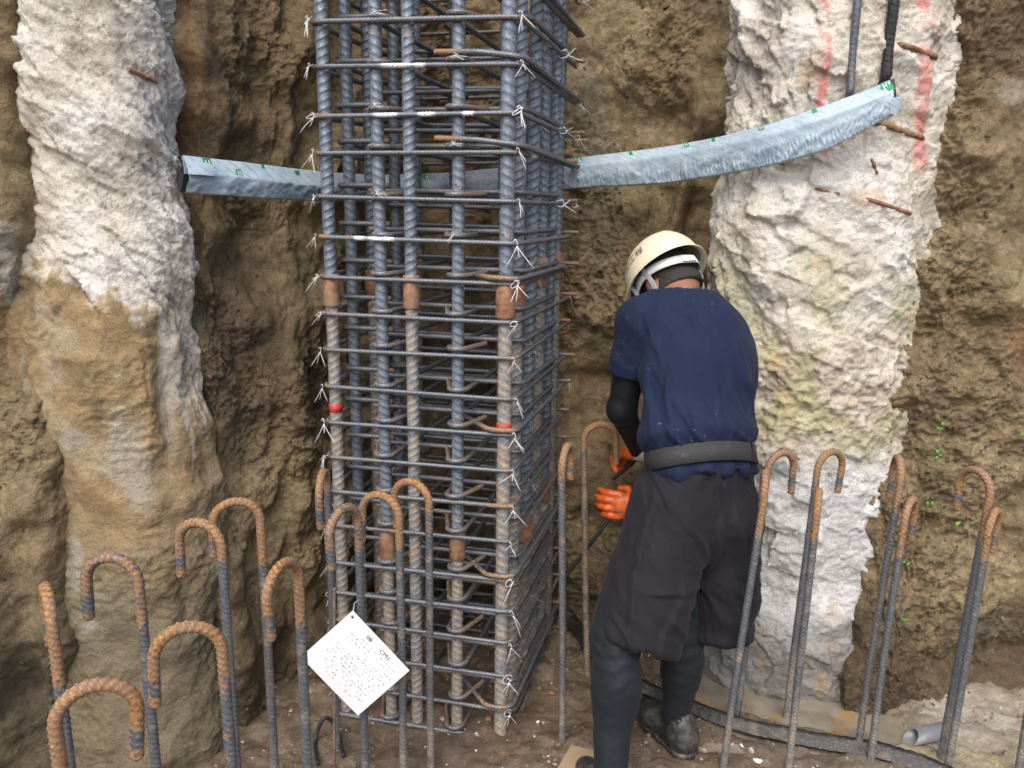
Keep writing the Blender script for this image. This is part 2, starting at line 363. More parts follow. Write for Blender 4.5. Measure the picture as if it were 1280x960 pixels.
# ------------------------------------------------------------------ floor of the pit
def in_puddle(x, y):
    w = 0.05 * fbm(x * 9, y * 9, 3, 9)
    a = sst(2.20 - 0.33 * (x - 0.66), 2.25 - 0.33 * (x - 0.66), y + w * .4) * sst(0.5, 0.62, x + w) * sst(1.32, 1.2, x + w)
    return a
def floor_z(x, y):
    z = 0.020 * fbm(x * 2.2, y * 2.2, 3, 201) + 0.015 * fbm(x * 9, y * 9, 4, 211) + 0.004 * fbm(x * 40, y * 40, 3, 221)
    z = z - 0.03 * in_puddle(x, y)
    z = z + 0.05 * sst(1.2, 1.8, x) * sst(2.0, 2.4, y)
    return z
xf = np.r_[coarse(-15, -1.7, 22)[:-1], np.arange(-1.7, 1.9, 0.0085), coarse(1.9, 15, 22)]
yf = np.r_[coarse(-15, 1.1, 26)[:-1], np.arange(1.1, 1.7, 0.012), np.arange(1.7, 2.95, 0.0085), coarse(2.95, 4.0, 6)]
Xf, Yf = np.meshgrid(xf.astype(np.float32), yf.astype(np.float32), indexing='xy'); Zf = floor_z(Xf, Yf)
c = np.zeros(Xf.shape + (3,), np.float32); c[:] = (0.185, 0.14, 0.10)
n1 = fbm(Xf * 2.6, Yf * 2.6, 4, 301); n2 = fbm(Xf * 11, Yf * 11, 3, 311)
c = mixc(c, (0.27, 0.215, 0.155), sst(0.0, 0.6, n1 + .4 * n2)); c = mixc(c, (0.12, 0.088, 0.062), sst(0.15, 0.7, -n1 + .4 * n2))
fr = sst(2.12 - 0.33 * (Xf - 0.66), 2.17 - 0.33 * (Xf - 0.66), Yf) * sst(0.9, 1.15, Xf)
c = mixc(c, (0.25, 0.215, 0.17), sst(.55, .95, Xf) * .6)
c = mixc(c, (0.30, 0.255, 0.18), fr * .9)
c = mixc(c, (0.36, 0.33, 0.14), fr * sst(.0, .5, fbm(Xf * 6, Yf * 6, 3, 77)) * .7)
c = mixc(c, (0.36, 0.325, 0.27), np.clip(blob(Xf, Yf, 1.50, 2.16, .20, .14, 12) + blob(Xf, Yf, 1.36, 2.30, .12, .07, 13), 0, 1) * .9)
c = mixc(c, (0.36, 0.19, 0.03), np.clip(blob(Xf, Yf, 1.06, 2.12, .10, .07, 14) + blob(Xf, Yf, 0.82, 2.2, .05, .03, 17), 0, 1) * .8)
c = mixc(c, (0.24, 0.29, 0.10), blob(Xf, Yf, 1.22, 2.1, .04, .03, 15) * .6)
wet = np.clip(0.55 + .5 * n1 + .4 * sst(0.3, -0.3, n2) - .5 * fr, 0, 1)
tag(link("pit_floor", raw_mesh("pit_floor", np.stack([Xf, Yf, Zf], -1), grid_faces(len(yf), len(xf)), c, {"wet": wet}, True, M_floor)), kind="structure")
def fz(x, y): return float(floor_z(np.array([x], np.float32), np.array([y], np.float32))[0])
# murky seepage water between the rubber strip and the right pile
m = mat("murky_water", (0.26, 0.2, 0.12), 0.06, spec=0.6); n = NT(m)
n.set(Base_Color=n.mix(n.ramp(n.noise(5, 4, .6), .55, .66), n.mix(n.ramp(n.noise(9, 4), .4, .6), (0.17, 0.145, 0.11), (0.25, 0.22, 0.17)), (0.42, 0.2, 0.025)), Normal=n.bump(n.noise(30, 3), .05, .003))
xs_ = np.linspace(.4, 1.35, 40); ys_ = np.linspace(2.0, 2.6, 24); A, B = np.meshgrid(xs_, ys_, indexing='xy')
tag(link("puddle_water", raw_mesh("puddle_water", np.stack([A, B, A * 0 - 0.012], -1), grid_faces(24, 40), None, None, True, m)), kind="structure")

# ------------------------------------------------------------------ the two concrete piles
def pile_surface(cx, cy, R, kind):
    th = np.radians(np.linspace(-112, 112, int(R * 3.9 / 0.0052))); z = np.r_[-0.3, -0.12, np.arange(-0.06, 2.4, 0.0052), coarse(2.42, TOP - .1, 24)]
    T, Z = np.meshgrid(th.astype(np.float32), z.astype(np.float32), indexing='xy'); S = T * R
    if kind == 'L':
        edge_ = Z + 0.05 * fbm(S * 12, Z * 9, 4, 433) - 1.40 + 0.12 * sst(-.1, .2, S); crust = sst(0.012, -0.03, edge_)
        low = sst(0.05, -.10, edge_ + .05 * fbm(S * 20, Z * 20, 2, 437))
        r = R + 0.03 * fbm(S * 3, Z * 2.2, 3, 402)
        u = S * 1.0 + 0.55 * Z; v = Z + 0.45 * S                                    # diagonal pick strokes
        q = v * 8.5 + 0.9 * fbm(S * 4, Z * 4, 3, 415); fr_ = q - np.floor(q); saw = np.where(fr_ < .82, fr_ / .82, (1 - fr_) / .18)
        left = sst(0.10, -0.05, S + .06 * fbm(S * 5, Z * 5, 2, 416))
        r = r + (1 - low) * (0.03 * (scoops(S * 3.2, v * 4.5, 411, 1.0, 0.9) - .4) + 0.020 * saw * left * sst(-.6, .2, fbm(S * 6, Z * 6, 2, 417)) + 0.034 * scoops(u * 6.5, v * 9, 412, .45, 1.2) + 0.011 * scoops(u * 19, v * 22, 418, .5, 1.2) + 0.010 * chips(u * 13, v * 16, 419, 1.0) + 0.005 * chips(u * 34, v * 38, 420, 1.0) + 0.005 * ridg(u * 26, v * 30, 3, 413, .6) + 0.002 * fbm(S * 90, Z * 90, 3, 414))
        r = r + low * (0.055 * (scoops(S * 3.0 + 5, Z * 2.3, 421, .9, .8) - .3) + 0.018 * fbm(S * 8, Z * 6, 3, 422) + 0.012 * scoops(S * 14, Z * 16, 423, 1.1, 1) * sst(-.2, .5, fbm(S * 4, Z * 4, 2, 424)) + 0.006 * ridg(S * 30, Z * 34, 3, 425) * sst(-.3, .4, fbm(S * 5, Z * 3, 2, 426)) + 0.002 * fbm(S * 90, Z * 90, 2, 427))
        r = r + 0.045 * sst(1.3, 0.0, Z) + .016 * crust * (1 - sst(.14, .2, S)) + .014 * sst(-.12, -.165, S + .035 * fbm(S * 6, Z * 5, 4, 436))
    else:
        rough = sst(1.25, 1.05, Z) * sst(0.80, 0.92, Z)
        r = R + 0.02 * fbm(S * 3, Z * 2.4, 3, 502) + 0.024 * (scoops(S * 3.5 + .5 * fbm(S * 3, Z * 3, 2, 9), Z * 4.2 + .8 * S, 511, 1.0, .9) - .4)
        r = r + 0.034 * scoops(S * 6.5 + .7 * fbm(S * 6, Z * 6, 2, 8), Z * 7.5 + 2 * S, 512, .45, 1.2) + 0.014 * scoops(S * 17, Z * 20 + S * 8, 516, .5, 1.2) + 0.011 * chips(S * 12, Z * 13 + S * 4, 517, 1.0) + 0.006 * chips(S * 33, Z * 36, 518, 1.0) + 0.006 * ridg(S * 20, Z * 23, 3, 513) * (.35 + rough) + 0.014 * scoops(S * 26, Z * 24, 514, 1.1, 1.0) * rough + 0.004 * fbm(S * 75, Z * 75, 3, 515) * (.6 + rough)
    X = cx + r * np.sin(T); Y = cy - r * np.cos(T) * .72
    return X, Y, Z, S
LP, RP = (-1.085, 2.06, 0.225), (0.985, 2.515, 0.345)
X, Y, Z, S = pile_surface(*LP, 'L')
LX, LY, LZ = X, Y, Z
c = np.zeros(X.shape + (3,), np.float32); c[:] = (0.57, 0.53, 0.455)
n1 = fbm(S * 4, Z * 3, 4, 431); n2 = fbm(S * 14, Z * 12, 3, 432)
c = mixc(c, (0.67, 0.64, 0.585), sst(-.1, .5, n1)); c = mixc(c, (0.34, 0.30, 0.235), sst(.2, .7, -n1 + .6 * n2) * .7)
c = mixc(c, (0.42, 0.42, 0.42), sst(0.10, 0.24, S) * sst(1.5, 1.75, Z) * sst(-.3, .3, n1 + .3) * .7)
edge = Z + 0.05 * fbm(S * 12, Z * 9, 4, 433) - 1.40 + 0.12 * sst(-.1, .2, S)
mudm = sst(0.03, -0.03, edge + .05 * fbm(S * 26, Z * 26, 4, 439))
streak = sst(.16, .22, S + .02 * fbm(S * 30, Z * 3, 2, 5)) * sst(0.85, 1.15, Z + .15 * fbm(S * 40, Z * 2, 2, 434)) * .8
sc_ = np.zeros_like(c); sc_[:] = (0.285, 0.205, 0.108)
sc_ = mixc(sc_, (0.34, 0.235, 0.12), sst(.0, .6, n1 + .3 * n2)); sc_ = mixc(sc_, (0.17, 0.125, 0.07), sst(.1, .7, -n1 + .5 * n2))
sc_ = mixc(sc_, (0.36, 0.30, 0.20), sst(.1, .5, fbm(S * 9, Z * 7, 5, 438)) * .6); sc_ = mixc(sc_, (0.21, 0.185, 0.125), sst(0.9, 0.4, Z) * .8); sc_ = mixc(sc_, (0.38, 0.37, 0.31), blob(S, Z, .1, .9, .05, .12, 8) * .6)
sc_ = mixc(sc_, (0.36, 0.35, 0.29), np.clip(blob(S, Z, -.05, .62, .02, .06, 18) + blob(S, Z, -.03, .46, .02, .04, 19) + blob(S, Z, -.02, .97, .03, .03, 20), 0, 1) * .6)
k = np.clip(mudm * (1 - streak), 0, 1)[..., None]; c = c * (1 - k) + sc_ * k
soilL = sst(-.12, -.165, S + .035 * fbm(S * 6, Z * 5, 4, 436)); c = mixc(c, (0.235, 0.165, 0.09), soilL)
wet = np.clip(sst(0.9, 0.3, Z) * .55 * (1 - soilL) + .25 * mudm * sst(-.2, .4, n1), 0, 1)
pileL = link("concrete_pile", raw_mesh("concrete_pile", np.stack([X, Y, Z], -1) - np.array([LP[0], LP[1], 0], np.float32), grid_faces(*X.shape), c, {"wet": wet}, True, M_conc), loc=(LP[0], LP[1], 0))
tag(pileL, "chipped whitish concrete pile in the left bank with tan mud over its lower half", "pile", "concrete piles in the bank")
X, Y, Z, S = pile_surface(*RP, 'R')
RX, RY, RZ = X, Y, Z
c = np.zeros(X.shape + (3,), np.float32); c[:] = (0.59, 0.55, 0.475)
n1 = fbm(S * 4, Z * 3.4, 4, 531); n2 = fbm(S * 15, Z * 15, 3, 532)
c = mixc(c, (0.69, 0.66, 0.605), sst(-.1, .5, n1)); c = mixc(c, (0.36, 0.32, 0.255), sst(.15, .7, -n1 + .6 * n2) * .7)
c = mixc(c, (0.36, 0.29, 0.205), sst(1.28, 1.05, Z + .1 * n1) * sst(0.74, 0.92, Z + .1 * n1) * sst(-.5, .2, n2 + .25) * .65)
c = mixc(c, (0.38, 0.37, 0.19), sst(-.05, .5, fbm(S * 5, Z * 5, 4, 533)) * sst(1.6, 1.2, Z) * sst(.6, 1.0, Z) * .65)
c = mixc(c, (0.60, 0.605, 0.61), sst(0.85, 0.7, Z + .1 * n1) * .85); c = mixc(c, (0.27, 0.28, 0.29), blob(S, Z, -.2, .77, .1, .03, 6) * .9)
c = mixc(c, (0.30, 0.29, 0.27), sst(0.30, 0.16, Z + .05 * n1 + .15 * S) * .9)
c = mixc(c, (0.50, 0.33, 0.18), sst(.55, .8, fbm(S * 9, Z * 6, 4, 534)) * .45)
def redline(px, y0, y1, w, gaps):
    q0 = aty(px, y0, 2.32); q1 = aty(px, y1, 2.32); a = sst(w, w * .45, np.abs(X - (q0[0] + (q1[0] - q0[0]) * (Z - q0[2]) / (q1[2] - q0[2])) + .006 * fbm(Z * 25, Z * 0, 2, 7)))
    return a * sst(q1[2] - .02, q1[2] + .02, Z) * sst(-.55, .1, fbm(Z * 14 + px, X * 14, 3, gaps)) * sst(.25, -.25, Y - 2.5)
c = mixc(c, (0.62, 0.13, 0.12), np.clip(redline(1024, 0, 200, .019, 3) * .7 + redline(1150, 0, 215, .03, 5) * .62, 0, 1))
wet = np.clip(sst(0.35, 0.12, Z + .06 * n1) * .8, 0, 1)
pileR = link("concrete_pile", raw_mesh("concrete_pile", np.stack([X, Y, Z], -1) - np.array([RP[0], RP[1], 0], np.float32), grid_faces(*X.shape), c, {"wet": wet}, True, M_conc), loc=(RP[0], RP[1], 0))
tag(pileR, "broad white chipped concrete pile behind the worker with red paint lines", "pile", "concrete piles in the bank")
def on_pileR(px, py, off=0.0, RX=RX, RY=RY, RZ=RZ):
    """point of the right pile's surface seen in that direction"""
    o = np.array([0, 0, CAM_H]); d = ray(px, py); d = d / np.linalg.norm(d)
    P = np.stack([RX, RY, RZ], -1) - o; t = P @ d; e = np.linalg.norm(P - t[..., None] * d, axis=-1); e[t < 0] = 9
    near = np.where(e < 0.007, t, 99); i = np.unravel_index(np.argmin(near), near.shape)
    return o + d * (t[i] - off)
M_rust = mat("old_rust", (0.22, 0.09, 0.04), 0.85); n = NT(M_rust)
n.set(Base_Color=n.mix(n.ramp(n.noise(90, 5), .35, .65), (0.12, 0.055, 0.03), (0.30, 0.165, 0.09)), Normal=n.bump(n.noise(160, 4), .5, .004))
M_tar = mat("wet_black_coating", (0.012, 0.012, 0.013), 0.25); n = NT(M_tar); n.set(Normal=n.bump(n.noise(60, 5, .7), .8, .012))
RL = np.array([RP[0], RP[1], 0])
for (a, b, R, mt, rib) in [((1092, 152), (1150, 171), .0075, M_rust, .001), ((1088, 250), (1136, 266), .005, M_rust, .001), ((1128, 56), (1168, 70), .007, M_rust, .001), ((1020, 236), (1048, 242), .004, M_rust, .001),
        ((1074, -40), (1063, 112), .011, M_hook, .0012), ((1121, -40), (1108, 92), .014, M_tar, .002), ((1090, 200), (1096, 216), .004, M_rust, .001)]:
    k_off = .016 if mt is not M_rust else -.001; A = on_pileR(*a, k_off); B = on_pileR(*b, k_off)
    P = np.array([A + (B - A) * t for t in np.linspace(-.12, 1.12, 12)]); P[:, 1] += .004 * np.cos(np.linspace(0, 9, 12)); P[0, 1] += .02; P[-1, 1] += .02
    link("exposed_rebar", rebar("exposed_rebar", P, R, .014, mt, 9, rib, rust=lambda s, L, P: s * 0 + .1, loc=RL), pileR)
A = on_pileR(168, 89, .001, LX, LY, LZ); B = on_pileR(190, 99, .001, LX, LY, LZ)
link("exposed_rebar", rebar("exposed_rebar", np.array([A + (B - A) * t for t in np.linspace(-.3, 1.3, 6)]), .005, .012, M_rust, 8, .001, loc=(LP[0], LP[1], 0)), pileL)

# ------------------------------------------------------------------ rebar cage
C0 = np.array([0.0, 2.03]); E1 = np.array([-.53, .11]); E1 /= np.linalg.norm(E1); E2 = np.array([.175, .63]); E2 /= np.linalg.norm(E2)
CW, CD = 0.545, 0.655
def cg(u, v, z): q = C0 + E1 * u + E2 * v; return np.array([q[0], q[1], z])
cen = cg(CW / 2, CD / 2, 0.0)
cage = thing("rebar_cage", cen, "tall square column cage of grey vertical bars and hoops tied with white wire", "rebar cage")
ZT = 2.5
ZA, ZB = 1.33, 0.585
IN = 0.024
def vbar(u, v, kind, R, i):
    """one main bar; kind A or B says at which height its coupler sits"""
    zc = (ZA if kind == 'A' else ZB) + random.uniform(-.02, .02) + (0.03 if v > .3 else 0)
    b0 = cg(u, v, -0.04); t0 = b0 + np.array([random.uniform(-.012, .012), random.uniform(-.01, .01), ZT + .04])
    P = np.array([b0 + (t0 - b0) * t for t in np.linspace(0, 1, 8)])
    L = cen
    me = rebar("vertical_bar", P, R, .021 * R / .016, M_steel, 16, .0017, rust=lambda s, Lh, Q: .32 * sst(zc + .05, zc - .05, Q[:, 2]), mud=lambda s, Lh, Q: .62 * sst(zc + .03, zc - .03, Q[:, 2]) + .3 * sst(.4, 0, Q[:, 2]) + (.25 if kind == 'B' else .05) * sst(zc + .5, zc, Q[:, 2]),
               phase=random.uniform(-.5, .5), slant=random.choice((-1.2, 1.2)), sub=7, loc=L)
    o = link("vertical_bar", me, cage)
    q = b0 + (t0 - b0) * ((zc + .04) / (ZT + .04)); Rc = R * 1.42
    zz = np.array([-.045, -.045, -.041, .041, .045, .045]); rr = np.array([R * .6, Rc * .94, Rc, Rc, Rc * .94, R * .6])
    V, F = sweep(np.array([q + np.array([0, 0, z]) for z in zz]), rr, 18, False)
    link("coupler", fix_tris("coupler", V - L, F, None, M_coup, True), o)
    return o, b0, t0
bars = []
def tfrac(px):  # fraction along the front face, from the left corner, measured in the photograph
    return px
front = [(0.0, 'A', .0165), (.30, 'B', .0165), (.47, 'A', .0165), (.725, 'B', .0165), (1.0, 'A', .019)]
for i, (t, k, R) in enumerate(front):
    u = CW - IN - t * (CW - 2 * IN); bars.append(vbar(u, IN, k, R, i))
for i, (t, k) in enumerate([(.2, 'A'), (.4, 'B'), (.6, 'A'), (.8, 'B'), (1.0, 'A')]):
    bars.append(vbar(IN, IN + t * (CD - 2 * IN), k, .0185 if t == .4 else .0165, i))
for i, (t, k) in enumerate([(.2, 'B'), (.42, 'A'), (.7, 'B'), (1.0, 'A')]):
    bars.append(vbar(CW - IN, IN + t * (CD - 2 * IN), k, .0165, i))
for t, k in [(.27, 'B'), (.62, 'A')]:
    bars.append(vbar(CW - IN - t * (CW - 2 * IN), CD - IN, k, .0165, 0))
# red tape round three bars
def tape(bi, z):
    o, b0, t0 = bars[bi]; q = b0 + (t0 - b0) * ((z + .04) / (ZT + .04)); ring = np.array([q + np.array([0, 0, d]) for d in (-.011, -.011, .011, .011)])
    V, F = sweep(ring, np.array([.015, .0190, .0190, .015]) * (1.12 if bi == 4 else 1), 16, False); link("red_tape", fix_tris("red_tape", V - cen, F, None, M_red), o)
tape(0, 0.985); tape(4, 0.965); tape(15, 0.99)

def wire_mesh(i):
    r = random.Random(random.random()); mb_v = []; mb_f = []; n0 = 0
    def strand(P, R=.0010):
        nonlocal n0
        V, F = sweep(np.array(P), R, 5); mb_v.append(V); mb_f.append(F + n0); n0 += len(V)
    if i % 3: strand([(math.cos(a) * .017 * r.uniform(.8, 1.1), -.004 + .014 * math.sin(a) * .9 - .006, .009 * math.sin(a * 1.0 + .8)) for a in np.linspace(0.4, 6.0, 16)])
    strand([(.006 * math.cos(a) + .004, -.017 - .003 * math.cos(2 * a), .011 * math.sin(a)) for a in np.linspace(-1.3, 2.6, 10)])
    for k in range(3 if i % 2 else 2):
        a = r.uniform(-.7, .7) if i < 4 else r.uniform(.9, 2.2); L = r.uniform(.025, .065); d = np.array([math.sin(a), r.uniform(-.5, -.05), -math.cos(a)]); b = np.array([r.uniform(-.4, .4), 0, r.uniform(-.2, .2)])
        p0 = np.array([.008, -.021, -.004])
        strand([p0 + d * L * t + b * L * t * t * .6 for t in np.linspace(0, 1, 5)])
    return fix_tris("tie_wire", np.vstack(mb_v), np.vstack(mb_f), None, M_wire)
WIRES = [wire_mesh(i) for i in (0, 1, 2, 3, 0, 1, 2, 3, 3, 4, 5, 6, 7, 8)]
cg_ang = math.atan2(-E1[1], -E1[0])
def wire(parent, u, v, z, ang=0.0, far=False, sc=1.0):
    w = link("tie_wire", WIRES[random.randrange(9, 14) if far else random.randrange(0, 9)], parent)
    w.location = cg(u, v, z) - cen; w.rotation_euler = (random.uniform(-.2, .2), random.uniform(-.25, .25), cg_ang + ang + random.uniform(-.4, .4)); w.scale = (sc, sc, sc * random.uniform(.9, 1.3))
ends_rust = lambda s, L, P: .75 * np.maximum(np.exp(-((s) / .04) ** 2), np.exp(-((L - s) / .04) ** 2))
def corner_rust(P):
    r = np.zeros(len(P))
    for (u, v) in ((0, 0), (CW, 0), (0, CD), (CW, CD)):
        d = np.linalg.norm(P[:, :2] - cg(u, v, 0)[:2], axis=1); r = np.maximum(r, .32 * np.exp(-(d / .045) ** 2))
    return r
levels = [-0.005 + .1055 * i for i in range(0, 24)]
inner_me = None; cross_me = {}
def loc_path(pts): return np.array(pts)
for li, z in enumerate(levels):
    jit = lambda a=.006: random.uniform(-a, a)
    z += jit(.008); tl = random.uniform(.05, .085); t2 = random.uniform(.02, .05); dz = jit(.006); hi = z > 1.48
    pts = [cg(-.004, CD + tl, z + jit()), cg(-.006 + jit(.004), 0, z), cg(CW + .006, 0, z + dz), cg(CW + .006, CD + .004, z + .012 + jit()), cg(-t2, CD + .004, z + .016 + jit())]
    pth = fillet(pts, .032)
    rl, rm = random.uniform(0, .35), random.uniform(.3, .7)
    marks = {19: (.30, .02), 18: (.31, .02), 14: (.36, .03), 15: (.03, .02), 17: (.28, .05)}.get(li)
    pm = (lambda s, L, P, zz=li: sum(np.exp(-((s - (CD + .05) - a) / w) ** 4) for a, w in {18: [(.27, .014), (.33, .04)], 17: [(.24, .02), (.13, .014), (.35, .03)], 16: [(-.12, .03)], 14: [(.36, .035), (.42, .015)]}.get(zz, [(9, .01)])))
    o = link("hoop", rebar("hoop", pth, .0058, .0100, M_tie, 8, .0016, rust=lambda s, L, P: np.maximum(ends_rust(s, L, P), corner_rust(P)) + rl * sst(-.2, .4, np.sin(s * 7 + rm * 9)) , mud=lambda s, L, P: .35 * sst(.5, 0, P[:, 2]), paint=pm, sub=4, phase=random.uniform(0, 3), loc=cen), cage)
    # tie wires at the crossings
    wire(o, -.003, -.003, z, .3, False, random.uniform(.6, .9)); wire(o, CW, -.003, z + dz, -.2, False, random.uniform(.6, .9))
    if li % 2: wire(o, IN, CD * .4 + jit(.05), z + .005, 1.2, hi, .8)
    if hi or li % 3 == 0: wire(o, -.005, CD + tl - .02, z, 1.3, hi, .9 if hi else .5)
    if hi and li % 2: wire(o, -.005, CD * .72, z, 1.2, True, 1.0)
    # inner hoop and cross ties
    zi = z + .026 + jit(.004)
    if inner_me is None:
        p = fillet([cg(CW - .1, CD * .17, 0), cg(-.004 + .006, CD * .17, 0.0), cg(.002, CD * .83, .0), cg(CW - .002, CD * .83, .006), cg(CW - .002, CD * .17, .013), cg(CW - .16, CD * .17, .014)], .03)
        inner_me = rebar("inner_hoop", p, .0063, .0092, M_tie, 8, .0016, rust=lambda s, L, P: ends_rust(s, L, P) + .25 * sst(.0, .6, np.sin(s * 5)), sub=4, loc=cen)
    q = link("inner_hoop", inner_me, cage); q.location = (jit(.004), jit(.004), zi)
    for ui, t in enumerate((.30, .725)):
        u = CW - IN - t * (CW - 2 * IN); key = (ui, li % 2)
        if key not in cross_me:
            fl = -1 if key[1] else 1; rb = .025
            arc = [cg(u + fl * rb * math.cos(a), IN - rb * math.sin(a), 0) for a in np.linspace(0, math.pi * 1.0, 9)]
            arc2 = [cg(u - fl * rb * math.cos(a), CD - IN + rb * math.sin(a), 0) for a in np.linspace(0, math.pi, 9)]
            p = [cg(u + fl * (rb + .03), IN + .075, .004)] + arc + arc2 + [cg(u + fl * rb, CD - IN - .08, 0)]
            cross_me[key] = rebar("cross_tie", fillet(p, .004, 2), .0063, .0092, M_tie, 8, .0016, rust=lambda s, L, P: .38 * (np.exp(-(s / .10) ** 4) + np.exp(-((L - s) / .10) ** 4)) + .1 + .2 * np.sin(s * 9), sub=4, loc=cen)
        q = link("cross_tie", cross_me[key], cage); q.location = (jit(.003), jit(.003), z + .0145 + (ui * .002)); q.rotation_euler = (0, 0, jit(.01))
        if (li + ui) % 2 and z > 1.4: wire(q, u, -.003, .004, 0, hi, .6)
    if random.random() < .6:   # tie across the width
        v = CD * random.choice((.42, .6)) + .03
        p = fillet([cg(.05, v + .04, z - .018), cg(.0, v, z - .016), cg(CW, v, z - .014 + jit()), cg(CW - .06, v + .03, z - .012)], .02)
        link("cross_tie", rebar("cross_tie", p, .0063, .0092, M_tie, 8, .0016, rust=lambda s, L, P: ends_rust(s, L, P), sub=3, loc=cen), cage)
    if li in (1, 5, 9, 13):    # corner cap bars that swing out of the cage on the near right corner
        p = fillet([cg(.19, .13, z + .016), cg(.06, -.012, z + .016), cg(-.015, -.004, z + .014), cg(-.017, .55, z + .012)], .04)
        link("corner_tie", rebar("corner_tie", p, .0063, .0092, M_tie, 8, .0016, rust=lambda s, L, P: .6 * np.exp(-((s - .2) / .07) ** 2) + .1, sub=4, loc=cen), cage)
    if hi and li % 2 == 0:     # loose lap piece behind the front hoop near the top
        p = fillet([cg(.22, .018, z + .036), cg(.10, -.004, z + .030), cg(-.016, .0, z + .017), cg(-.02, CD + .08, z + .004)], .05)
        link("corner_tie", rebar("corner_tie", p, .0063, .0092, M_tie, 8, .0016, rust=lambda s, L, P: .75 * np.exp(-(s / .1) ** 2) + .2 * np.exp(-((s - .25) / .1) ** 2), sub=4, loc=cen), cage)

# ------------------------------------------------------------------ hooked starter bars standing in the floor
def hook(apex, az, label, zt=0.87, base=None, tail=0.082, rc=0.053, R=0.0098, rusty=0.0, lean=(0, 0)):
    az = math.radians(az); d = np.array([math.cos(az), math.sin(az), 0.0])
    if base is not None:
        b = atz(*base, 0.0); top = aty(apex[0], apex[1], b[1] + d[1] * rc); zt = top[2] - R; b = np.array([b[0], b[1], 0.0]); mt = top - d * rc
    else:
        top = atz(apex[0], apex[1], zt + R); mt = top - d * rc; b = np.array([mt[0] + lean[0], mt[1] + lean[1], 0.0])
    b[2] = fz(b[0], b[1]) - .04
    c = np.array([mt[0], mt[1], zt - rc]); wob = np.array([random.uniform(-.004, .004), random.uniform(-.004, .004), 0])
    P = [b, b + (c - b) * .35 + wob, b + (c - b) * .7 + wob * .6, c] + [c + d * rc * (1 - math.cos(a)) + np.array([0, 0, rc * math.sin(a)]) for a in np.linspace(.12, math.pi, 18)]
    P.append(P[-1] + np.array([0, 0, -tail]) + d * random.uniform(-.008, .004))
    P = np.array(P); L0 = np.linalg.norm(c - b)
    rlen = random.uniform(.0, .10); rb = random.uniform(-.05, .28) + rusty; ra_ = random.uniform(.6, .95)
    rf = lambda s, L, Q: np.clip(sst(L0 - rlen - .05, L0 - rlen + .02, s) * (1 - .75 * sst(L - tail * .75, L - tail * .55, s) * sst(L - .012, L - .03, s)) , 0, 1) * ra_ + rb
    md_ = random.uniform(.12, .4); mf = lambda s, L, Q: md_ * sst(L0, L0 - .15, s) + .4 * sst(.28, .05, Q[:, 2])
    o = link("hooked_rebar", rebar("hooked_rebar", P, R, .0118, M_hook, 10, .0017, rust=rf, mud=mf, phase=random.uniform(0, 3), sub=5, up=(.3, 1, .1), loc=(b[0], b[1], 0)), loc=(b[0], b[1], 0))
    tag(o, label, "rebar", "hooked starter bars"); return o, P
hook((57, 731), 126, "rusty-topped hooked bar at far left seen almost edge on")
hook((116, 849), 26, "nearest hooked bar in the bottom left corner, hook end on its right")
hook((137, 691), 178, "hooked bar at left with wide rusty arch in front of the tan mud, second row")
hook((232, 777), 200, "pale-topped hooked bar at lower left, in front of two taller thin hooks")
hook((248, 648), 166, "hooked bar whose orange tail hangs just left of the tallest left hook")
hook((294, 622), 196, "tallest hooked bar of the left group, beside the bank corner")
hook((352, 700), 252, "short hooked bar standing just left of the white paper tag")
hook((403, 587), 272, "hooked bar seen edge on at the cage's left corner, above the tag")
hook((429, 631), 243, "lowest of the three orange arches above the white tag", zt=.86)
hook((475, 614), 157, "middle of the three orange arches before the cage front", zt=.86)
hook((514, 598), 155, "rightmost and highest of the three arches before the cage front", zt=.86)
hook((709, 554), 72, "hooked bar by the cage's right side with its foot on bare mud", base=(703, 932), tail=.06)
hook((751, 527), 5, "thin dark rusty hooked bar against the bank behind the orange gloves", base=(735, 842), rusty=.3)
hook((978, 562), 28, "hooked bar just right of the worker's belt, arch turned right", base=(921, 896))
hook((957, 588), 74, "edge-on rusty hooked bar touching the back of the worker's shorts", base=(903, 962))
hook((1040, 561), 28, "tall hooked bar with round arch over the grey lower pile", base=(983, 893))
hook((1024, 611), 68, "edge-on hooked bar close in front of the round arch by the pile", base=(986, 957), rusty=.1)
hook((1124, 569), 74, "tall slim hooked bar with tail on its left, at the pile's right edge", base=(1072, 940))
hook((1140, 621), 50, "thick hooked bar with tail on its right, twin of a slimmer bar", base=(1088, 955))
hook((1222, 584), 104, "hooked bar at right whose arch opens to the left, before the brown bank", base=(1176, 945))
hook((1245, 635), 47, "nearest hooked bar at right, in front of the grey plastic pipe", base=(1184, 962))
hook((1342, 640), 30, "bar at the right picture edge, its hook out of view", base=(1272, 975))
for (b, t, lab) in [((292, 955), (281, 812), "thin brown rod behind the left group of hooks"), ((417, 960), (418, 735), "thin brown rod left of the white tag, behind an arch")]:
    q = atz(*b, 0.0); tp = aty(t[0], t[1], q[1]); q[2] = -.03
    tag(link("thin_rod", rebar("thin_rod", np.array([q, (q + tp) / 2 + [.002, 0, 0], tp]), .0045, .009, M_tie, 8, .0007, rust=lambda s, L, P: s * 0 + .6, loc=(q[0], q[1], 0)), loc=(q[0], q[1], 0)), lab, "rod")
